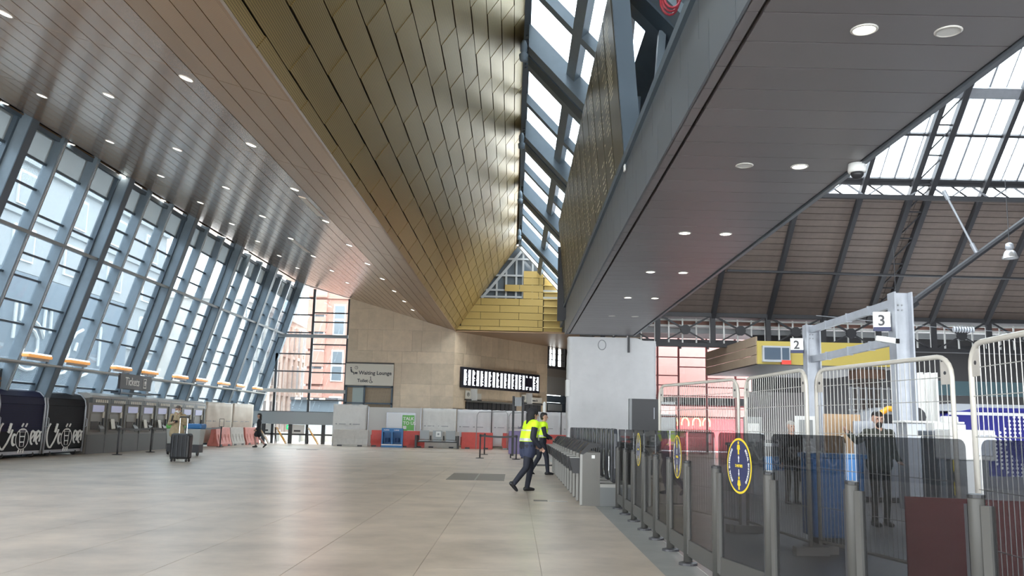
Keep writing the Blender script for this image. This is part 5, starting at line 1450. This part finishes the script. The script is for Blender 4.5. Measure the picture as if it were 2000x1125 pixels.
def bldg(name, lab, x0, x1, y0, y1, h_, m, face, wn_, wh, rows_, cols_, win=None, roof=None):
    """face 'x' looks towards +x, 'y' looks towards -y"""
    t = thing(name, lab, 'building', (x0, y0, -.2))
    X, Y = x1 - x0, y1 - y0
    MB().box(0, X, 0, Y, 0, h_).build('wall', m, t)
    MB().box(-.2, X + .3, -.3, Y, h_, h_ + .5).build('cornice', m, t)
    if roof: MB().prism([(0, .2, h_ + .5), (X, .2, h_ + .5), (X, Y * .5, h_ + 4), (0, Y * .5, h_ + 4)], (0, 1, 0)).build('roof', roof, t)
    for r in range(rows_):
        z = (h_ / rows_) * r + h_ / rows_ * .22
        if face == 'y': MB().box(-.1, X + .1, -.18, 0, z - h_ / rows_ * .2, z - h_ / rows_ * .12).build('string_course', m, t)
        else: MB().box(X, X + .18, 0, Y, z - h_ / rows_ * .2, z - h_ / rows_ * .12).build('string_course', m, t)
        for c in range(cols_):
            if face == 'y':
                xc = X * (c + .5) / cols_
                f = MB().box(xc - wn_ / 2 - .12, xc + wn_ / 2 + .12, -.12, .05, z, z + wh + .15).build('window', win or M_winbright, t)
                MB().box(xc - wn_ / 2, xc + wn_ / 2, -.14, -.1, z + .1, z + wh).build('window_glass', M_window, f)
                MB().box(xc - wn_ / 2, xc + wn_ / 2, -.16, -.12, z + wh * .5, z + wh * .56).build('sash_bar', M_winbright, f)
            else:
                yc = Y * (c + .5) / cols_
                f = MB().box(X - .05, X + .12, yc - wn_ / 2 - .12, yc + wn_ / 2 + .12, z, z + wh + .15).build('window', win or M_winbright, t)
                MB().box(X + .1, X + .14, yc - wn_ / 2, yc + wn_ / 2, z + .1, z + wh).build('window_glass', M_palewall, f)
    return t
bldg('office_block', 'pale office block across the street outside the left facade', -46, -31, 0, 76, 17.2, M_palewall, 'x', 2.2, 2.0, 5, 12)
tb = bldg('sandstone_building', 'red sandstone building at right beyond the far glazing', -20.4, -12.5, 86, 104, 27, M_redstone, 'y', .95, 2.9, 6, 4)
for r in range(16):
    MB().box(-.12, 1.7, -.35, .1, r * 1.7 + .1, r * 1.7 + 1.55).build('quoin_block', M_redstone, tb)
tg = bldg('gothic_building', 'ornate pale sandstone building at left beyond the far glazing', -36, -25.2, 80, 110, 12.5, M_beigestone, 'x', 1.0, 2.6, 3, 12)
for k in range(14): MB().tube([(10.9, 1.2 + k * 2.1, 0), (10.9, 1.2 + k * 2.1, 12)], .28, 6).build('column_shaft', M_beigestone, tg)
for k in range(5): MB().lathe([(.7, 0), (.5, 1.6), (.1, 4.2)], 8, (10.2, 2 + k * 6, 13)).build('pinnacle', M_beigestone, tg)
bldg('grey_tenement', 'grey stone building with slate roof in the distance beyond the far glazing', -36, -17, 112, 126, 14.5, M_greystone, 'y', 1.3, 2.5, 3, 7, roof=M_slate)
t = thing('shop_canopy', 'dark shop canopy with warm spotlights across the street', 'canopy', (-18.5, 80, 3.3))
MB().box(-1.8, 2.5, 0, 3, 0, .25).build('canopy_slab', M_charcoal, t)
for x in (-1.1, 0, 1.1): MB().box(x - .25, x + .25, -.05, .0, .05, .18).build('spotlight', M_warmlight, t)
MB().box(-1.8, 2.5, .4, .6, -1.2, 0).build('shop_window', M_window, t)
MB().box(-1.8, 2.5, .6, .9, -3.5, 0).build('shop_wall', M_palewall, t)
for i, (x, s, z) in enumerate(((-15.75, .36, .62), (-13.72, .42, .62))):
    t = thing('glass_poster', ('white poster on the far glazing behind the walking woman', 'white poster on the far glazing between two trestles')[i], 'poster', (x, FY - .03, z))
    MB().box(-s, s, 0, .012, 0, .56).build('paper', M_txtw, t)
    MB().box(-s * .6, s * .4, -.006, 0, .12, .22).build('printed_block', M_txt, t)
t = thing('exit_sign', 'small green exit sign glowing beyond the far glazing', 'sign', (-14.6, 58.2, .85))
MB().box(-.3, .3, 0, .06, 0, .3).build('plate', mat('exit_green', (.0, .55, .2), .4, emit=.6), t)
MB().box(-.2, -.05, -.01, 0, .06, .24).build('running_figure', M_txtw, t)
MB().box(.0, .2, -.01, 0, .12, .18).build('arrow', M_txtw, t)
MB().box(-.03, .03, .02, .05, -1.0, 0).build('post', M_grey, t)
t = thing('street_barrier', 'white street barrier boards outside the far glazing', 'barrier', (-13, 60.5, -.1))
for k in range(4): MB().box(-3 + k * 1.5, -1.6 + k * 1.5, 0, .05, .15, .75).build('barrier_board', M_txtw, t)
for k in range(5): MB().box(-3.05 + k * 1.5, -2.95 + k * 1.5, -.2, .25, 0, .9).build('barrier_post', M_grey, t)

# ================================================================== PEOPLE
def voxel_mesh(name, prims, voxel, inflate=0.0, squash=1.0):
    mb = MB()
    for a, b, ra, rb, mi in prims:
        a, b = V(a), V(b); ra += inflate; rb += inflate
        if (b - a).length > 1e-4:
            n_ = 10; mb.tube([a, a.lerp(b, .5), b], [ra, (ra + rb) / 2, rb], n_)
        mb.ball(a, ra, 10, 7); mb.ball(b, rb, 10, 7)
    me = mb.mesh(name, [])
    o = bpy.data.objects.new(name, me); COL.objects.link(o)
    md = o.modifiers.new('remesh', 'REMESH'); md.mode = 'VOXEL'; md.voxel_size = voxel
    sm = o.modifiers.new('smooth', 'SMOOTH'); sm.factor = .5; sm.iterations = 3
    dg = bpy.context.evaluated_depsgraph_get(); dg.update()
    out = bpy.data.meshes.new_from_object(o.evaluated_get(dg))
    bpy.data.objects.remove(o); bpy.data.meshes.remove(me)
    out.name = name
    return out
def paint(me, prims, mats):
    me.materials.clear()
    for m in mats: me.materials.append(m)
    data = [(V(a), V(b), ra, rb, mi) for a, b, ra, rb, mi in prims]
    idx = []
    for p in me.polygons:
        c = p.center; best = (9, 0)
        for a, b, ra, rb, mi in data:
            d = b - a; L2 = d.length_squared
            t = 0 if L2 < 1e-9 else max(0, min(1, (c - a).dot(d) / L2))
            q = (c - (a + d * t)).length - (ra + (rb - ra) * t)
            if q < best[0]: best = (q, mi)
        idx.append(best[1])
    me.polygons.foreach_set('material_index', idx)
    me.polygons.foreach_set('use_smooth', [True] * len(idx))
def hand(prims, wrist, d, side, curl, mi):
    """palm, four unequal curled fingers and a side thumb; d points along the forearm"""
    d = V(d).normalized(); side = (V(side) - d * V(side).dot(d)).normalized(); n_ = d.cross(side).normalized() * curl
    w0 = V(wrist); pc = w0 + d * .05
    prims.append((w0 + d * .015 - side * .012, pc + d * .035 - side * .022, .022, .019, mi))
    prims.append((w0 + d * .015 + side * .012, pc + d * .035 + side * .022, .022, .019, mi))
    for k, L_ in enumerate((.062, .075, .07, .054)):
        b0 = pc + d * .035 + side * (-.033 + .022 * k)
        m_ = b0 + d * L_ * .55 + n_ * .012; e = m_ + d * L_ * .30 + n_ * .028
        prims.append((b0, m_, .0105, .0095, mi)); prims.append((m_, e, .0095, .008, mi))
    t0 = w0 + d * .03 - side * .028; t1 = t0 + d * .03 - side * .03 + n_ * .012; t2 = t1 + d * .028 - side * .006 + n_ * .014
    prims.append((t0, t1, .013, .0115, mi)); prims.append((t1, t2, .0115, .009, mi))
BASE = dict(pel=(0, 0, .95), waist=(0, 0, 1.10), chest=(0, 0, 1.30), neck=(0, .0, 1.47), head=(0, -.015, 1.635),
            shL=(-.19, 0, 1.415), shR=(.19, 0, 1.415), elL=(-.25, .03, 1.13), elR=(.25, .03, 1.13), wrL=(-.26, -.05, .89), wrR=(.26, -.05, .89),
            hiL=(-.09, 0, .92), hiR=(.09, 0, .92), knL=(-.1, -.03, .50), knR=(.1, -.03, .50), anL=(-.1, .02, .09), anR=(.1, .02, .09))
def human(label, loc, rz, H, pose, top, legs, shoes=None, hairm=None, hair='short', sleeves=None, bare=False, feet=((0, -1, 0), (0, -1, 0)), headdir=(0, -1, 0), bulk=1.0, curl=(1, 1), skirt=False, lb=1.0):
    t = thing('person', label, 'person', loc, rz)
    J = {k: V(v) for k, v in {**BASE, **pose}.items()}
    s = H / 1.75
    for k in J: J[k] = J[k] * s
    P = []; SK, TP, LG = 0, 1, 2
    b = bulk
    rs = [(.105, .0), (.11, .0)]
    # trunk
    for sx in (-1, 1):
        sd = (J['shR'] - J['shL']).normalized() * sx
        P.append((J['neck'] - V((0, 0, .07)) * s + sd * .07 * s, J['chest'] + sd * .075 * s, .085 * s * b, .112 * s * b, TP))
        P.append((J['chest'] + sd * .075 * s, J['waist'] + sd * .06 * s, .112 * s * b, .10 * s * b, TP))
        P.append((J['waist'] + sd * .06 * s, J['pel'] + sd * .075 * s, .10 * s * b, .112 * s * b, TP))
    P.append((J['neck'] - V((0, 0, .03)) * s, J['head'] - V((0, 0, .06)) * s, .058 * s, .052 * s, SK))
    for S_ in 'LR':
        P.append((J['neck'] - V((0, 0, .06)) * s, J['sh' + S_], .055 * s, .068 * s * b, TP))
        P.append((J['sh' + S_], J['el' + S_], .062 * s * b, .047 * s * b, TP))
        P.append((J['el' + S_], J['wr' + S_], .047 * s * b, .034 * s * b, TP))
        P.append((J['pel'].lerp(J['hi' + S_], .6), J['hi' + S_], .11 * s, .098 * s, LG if not skirt else TP))
        P.append((J['hi' + S_], J['kn' + S_], .092 * s * lb, .062 * s * lb, LG))
        P.append((J['kn' + S_], J['an' + S_], .060 * s * lb, .046 * s * lb, LG))
        if skirt: P.append((J['hi' + S_], J['hi' + S_].lerp(J['kn' + S_], .62), .115 * s, .135 * s, TP))
    # head
    hd = V(headdir).normalized(); hs = hd.cross(V((0, 0, 1))).normalized(); h0 = J['head']; u = V((0, 0, 1))
    P.append((h0 + u * .035 * s + hd * -.02 * s, h0 + u * .03 * s + hd * .015 * s, .088 * s, .082 * s, SK))
    P.append((h0 + u * -.03 * s + hd * .02 * s, h0 + u * -.07 * s + hd * .045 * s, .066 * s, .042 * s, SK))
    P.append((h0 + u * .02 * s + hd * .095 * s, h0 + u * -.02 * s + hd * .112 * s, .012 * s, .018 * s, SK))
    for sx in (-1, 1): P.append((h0 + hs * sx * .085 * s + u * .02 * s, h0 + hs * sx * .086 * s - u * .025 * s, .016 * s, .012 * s, SK))
    for S_, sx, cu in (('L', -1, curl[0]), ('R', 1, curl[1])):
        d = J['wr' + S_] - J['el' + S_]
        side = V((0, -1, 0)) if abs(d.normalized().y) < .8 else V((sx, 0, 0))
        hand(P, J['wr' + S_], d, side, cu, SK)
    me = voxel_mesh('body', P, .0125 * s)
    paint(me, P, [M_skin, top, legs])
    o = bpy.data.objects.new('body', me); COL.objects.link(o); o.parent = t
    def part(nm, prims, m, vox=.014, infl=0.0, zr=None):
        m2 = voxel_mesh(nm, prims, vox * s, infl * s)
        m2.materials.clear(); m2.materials.append(m)
        if zr:
            bm = bmesh.new(); bm.from_mesh(m2)
            bmesh.ops.delete(bm, geom=[f for f in bm.faces if not zr[0] * s < f.calc_center_median().z < zr[1] * s], context='FACES'); bm.to_mesh(m2); bm.free()
        m2.polygons.foreach_set('use_smooth', [True] * len(m2.polygons))
        o = bpy.data.objects.new(nm, m2); COL.objects.link(o); o.parent = t; return o
    for S_, fd in zip('LR', feet):
        fd = V(fd).normalized(); a = J['an' + S_]
        dn = V((0, 0, -1)) - fd * V((0, 0, -1)).dot(fd); dn = dn.normalized() if dn.length > .1 else V((0, 0, -1))
        part('shoe', [(a + dn * .045 * s - fd * .05 * s, a + dn * .05 * s + fd * .08 * s, .045 * s, .044 * s, 0), (a + dn * .05 * s + fd * .08 * s, a + dn * .056 * s + fd * .15 * s, .044 * s, .034 * s, 0), (a + u * .02 * s, a + dn * .04 * s, .05 * s, .05 * s, 0)], shoes or M_black)
    if hair == 'short':
        part('hair', [(h0 + u * .06 * s - hd * .035 * s, h0 + u * .07 * s + hd * .03 * s, .09 * s, .07 * s, 0), (h0 - hd * .05 * s + u * .03 * s, h0 - hd * .055 * s - u * .02 * s, .078 * s, .06 * s, 0)], hairm or M_hair)
    elif hair == 'long':
        part('hair', [(h0 + u * .06 * s - hd * .035 * s, h0 + u * .075 * s + hd * .03 * s, .092 * s, .07 * s, 0), (h0 - hd * .055 * s + u * .03 * s, h0 - hd * .08 * s - u * .2 * s, .085 * s, .06 * s, 0)], hairm or M_hair)
    elif hair == 'hood':
        part('hood', [(h0 + u * .05 * s - hd * .035 * s, h0 + u * .06 * s + hd * .0 * s, .115 * s, .105 * s, 0), (h0 - hd * .05 * s + u * .03 * s, J['neck'] - hd * .05 * s - u * .02 * s, .105 * s, .085 * s, 0)], hairm or M_blackcloth)
    for sx in (-1, 1):
        MB().ball(h0 + hs * sx * .033 * s + hd * .09 * s + u * .018 * s, .0115 * s, 8, 6).build('eye', M_txt, t, smooth=True)
    MB().obox(h0 + hd * .088 * s - u * .062 * s, hs * .045 * s, hd * .012 * s, u * .008 * s).build('mouth', mat('lips', (.35, .14, .12), .5), t)
    return t, J, P, part, s, (h0, hd, hs)
def vest(part, J, s, P, m):
    tr = [p for p in P if p[4] == 1][:6]
    sh_ = [p for p in P if p[4] == 1 and (V(p[0]) - (J['neck'] - V((0, 0, .06)) * s)).length < .01]
    part('safety_vest', tr + sh_, m, .014, .016, (1.06, 1.60))
    part('reflective_band', tr, M_reflect, .014, .020, (1.07, 1.125))
    part('reflective_band', tr, M_reflect, .014, .019, (1.285, 1.31))
    for sx in (-1, 1):
        a = J['neck'].lerp(J['shL' if sx < 0 else 'shR'], .55)
        for fy in (-1, 1):
            f = (J['shR'] - J['shL']).cross(V((0, 0, 1))).normalized() * fy
            MB().bar(a + f * .085 * s - V((0, 0, .06)) * s, a + f * .132 * s - V((0, 0, .36)) * s, .045, .012, f).build('reflective_strap', M_reflect, t_cur[0])
t_cur = [None]
# staff member in the yellow vest, walking to the right, back towards the concourse
pose = dict(chest=(0, -.06, 1.30), neck=(0, -.09, 1.47), head=(0, -.13, 1.63), shL=(-.19, -.08, 1.415), shR=(.19, -.08, 1.415), elL=(-.25, -.02, 1.14), elR=(.24, -.06, 1.13), wrL=(-.22, -.2, .95), wrR=(.2, -.24, .98),
            knL=(-.1, .06, .50), anL=(-.1, .34, .17), knR=(.1, -.13, .50), anR=(.1, -.05, .085))
r = human('staff member in dark hooded coat and yellow vest walking beside the ticket gates', (.30, 20.0, 0), math.radians(112), 1.80, pose, M_navycloth, M_navycloth, hair='hood', feet=((0, -.72, -.7), (0, -1, 0)), bulk=1.4, lb=1.25)
r[3]('coat_skirt', [(V((-.08, .0, 1.05)) * r[4], V((-.09, .0, .82)) * r[4], 0.145 * r[4], .148 * r[4], 0), (V((.08, .0, 1.05)) * r[4], V((.09, .0, .82)) * r[4], .145 * r[4], .148 * r[4], 0)], mat('navy_coat', (.035, .045, .09), .75))
t_cur[0] = r[0]; vest(r[3], r[1], r[4], r[2], M_hivis)
text('ScotRail', .085, M_navy, r[0], frame((.19, .165, 1.36), (-1, 0, 0), (0, 0, 1), (0, 1, .12)), name='vest_lettering')
pose = dict(chest=(0, -.03, 1.30), neck=(0, -.05, 1.47), head=(0, -.07, 1.635), elL=(-.25, -.05, 1.14), elR=(.25, -.05, 1.13), wrL=(-.17, -.25, 1.05), wrR=(.17, -.25, 1.03), knL=(-.1, -.14, .50), anL=(-.1, -.18, .085), knR=(.1, .04, .5), anR=(.1, .26, .12))
r = human('second staff member in yellow vest, half hidden behind the hooded one', (.82, 27.0, 0), math.radians(100), 1.82, pose, M_navycloth, M_navycloth, feet=((0, -1, 0), (0, -.8, -.6)), bulk=1.25, lb=1.2)
t_cur[0] = r[0]; vest(r[3], r[1], r[4], r[2], M_hivis)
# man with suitcase, looking at a phone
pose = dict(neck=(0, -.02, 1.47), head=(0.0, -.06, 1.62), elL=(-.27, -.02, 1.15), elR=(.27, -.02, 1.15), wrL=(-.07, -.27, 1.20), wrR=(.10, -.25, 1.22))
r = human('man in beige jacket and white face mask holding phone behind black suitcase', (-11.85, 31.3, 0), .12, 1.84, pose, M_jacket, M_jeans, hairm=mat('grey_brown_hair', (.09, .07, .06), .6), bulk=1.22, headdir=(.35, -1, -.12), curl=(-1, 1))
h0, hd, hs = r[5]; s = r[4]
r[3]('face_mask', [(h0 + hd * .075 * s - V((0, 0, .03)) * s, h0 + hd * .06 * s - V((0, 0, .075)) * s, .042 * s, .038 * s, 0), (h0 + hs * .055 * s + hd * .03 * s - V((0, 0, .045)) * s, h0 - hs * .055 * s + hd * .03 * s - V((0, 0, .045)) * s, .035 * s, .035 * s, 0)], M_txtw)
MB().obox(V((.02, -.36, 1.24)) * s, (.15, 0, 0), (0, .012, .01), (0, -.05, .075)).build('phone', M_black, r[0])
r[3]('jacket_hem', [(V((-.09, 0, 1.0)) * s, V((-.1, 0, .84)) * s, .135 * s, .15 * s, 0), (V((.09, 0, 1.0)) * s, V((.1, 0, .84)) * s, .135 * s, .15 * s, 0)], M_jacket)
r[3]('collar', [(V((-.06, -.01, 1.5)) * s, V((.06, -.01, 1.5)) * s, .075 * s, .075 * s, 0)], M_jacket, zr=(1.43, 1.56))
MB().tube([V((-.14, -.10, 1.43)) * s, V((-.15, -.165, 1.32)) * s, V((-.17, -.14, 1.12)) * s], .026, 6).build('backpack_strap', M_black, r[0])
MB().obox(V((0, .22, 1.22)) * s, (.34, 0, 0), (0, .2, 0), (0, 0, .5)).build('backpack', M_black, r[0], bevel=.06)
# woman walking left in a short black coat
pose = dict(elL=(-.24, .05, 1.14), elR=(.24, .0, 1.13), wrL=(-.22, -.14, .96), wrR=(.22, -.12, .95), knL=(-.08, -.16, .52), anL=(-.08, -.10, .09), knR=(.08, .06, .50), anR=(.08, .36, .16), hiL=(-.08, 0, .92), hiR=(.08, 0, .92))
r = human('woman in short black coat with bare legs walking past the far glazing', (-13.37, 46.6, 0), math.radians(-75), 1.74, pose, M_blackcloth, mat('pink_legs', (.45, .25, .22), .5), hair='long', feet=((0, -1, 0), (0, -.75, -.65)), skirt=True, bulk=1.1)
# two people on the platform behind the glass
pose = dict(elL=(-.42, -.1, 1.30), wrL=(-.62, -.2, 1.42), elR=(.27, .03, 1.13), wrR=(.22, -.2, 1.0), neck=(0, -.02, 1.47), head=(-.02, -.04, 1.635))
r = human('bearded man in dark green jacket reaching out behind the near mesh fence', (5.78, 14.2, 0), .15, 1.77, pose, M_camo, M_blackcloth, bulk=1.25, hairm=M_hair, headdir=(-.25, -1, -.05))
h0, hd, hs = r[5]; s = r[4]
r[3]('beard', [(h0 + hd * .055 * s - V((0, 0, .07)) * s, h0 + hd * .05 * s - V((0, 0, .09)) * s, .05 * s, .045 * s, 0)], M_hair)
r = human('older person with grey hair in black coat behind the second mesh fence', (5.6, 18.1, 0), .2, 1.63, dict(), M_blackcloth, M_blackcloth, hairm=mat('grey_hair', (.42, .40, .37), .6), bulk=1.12)
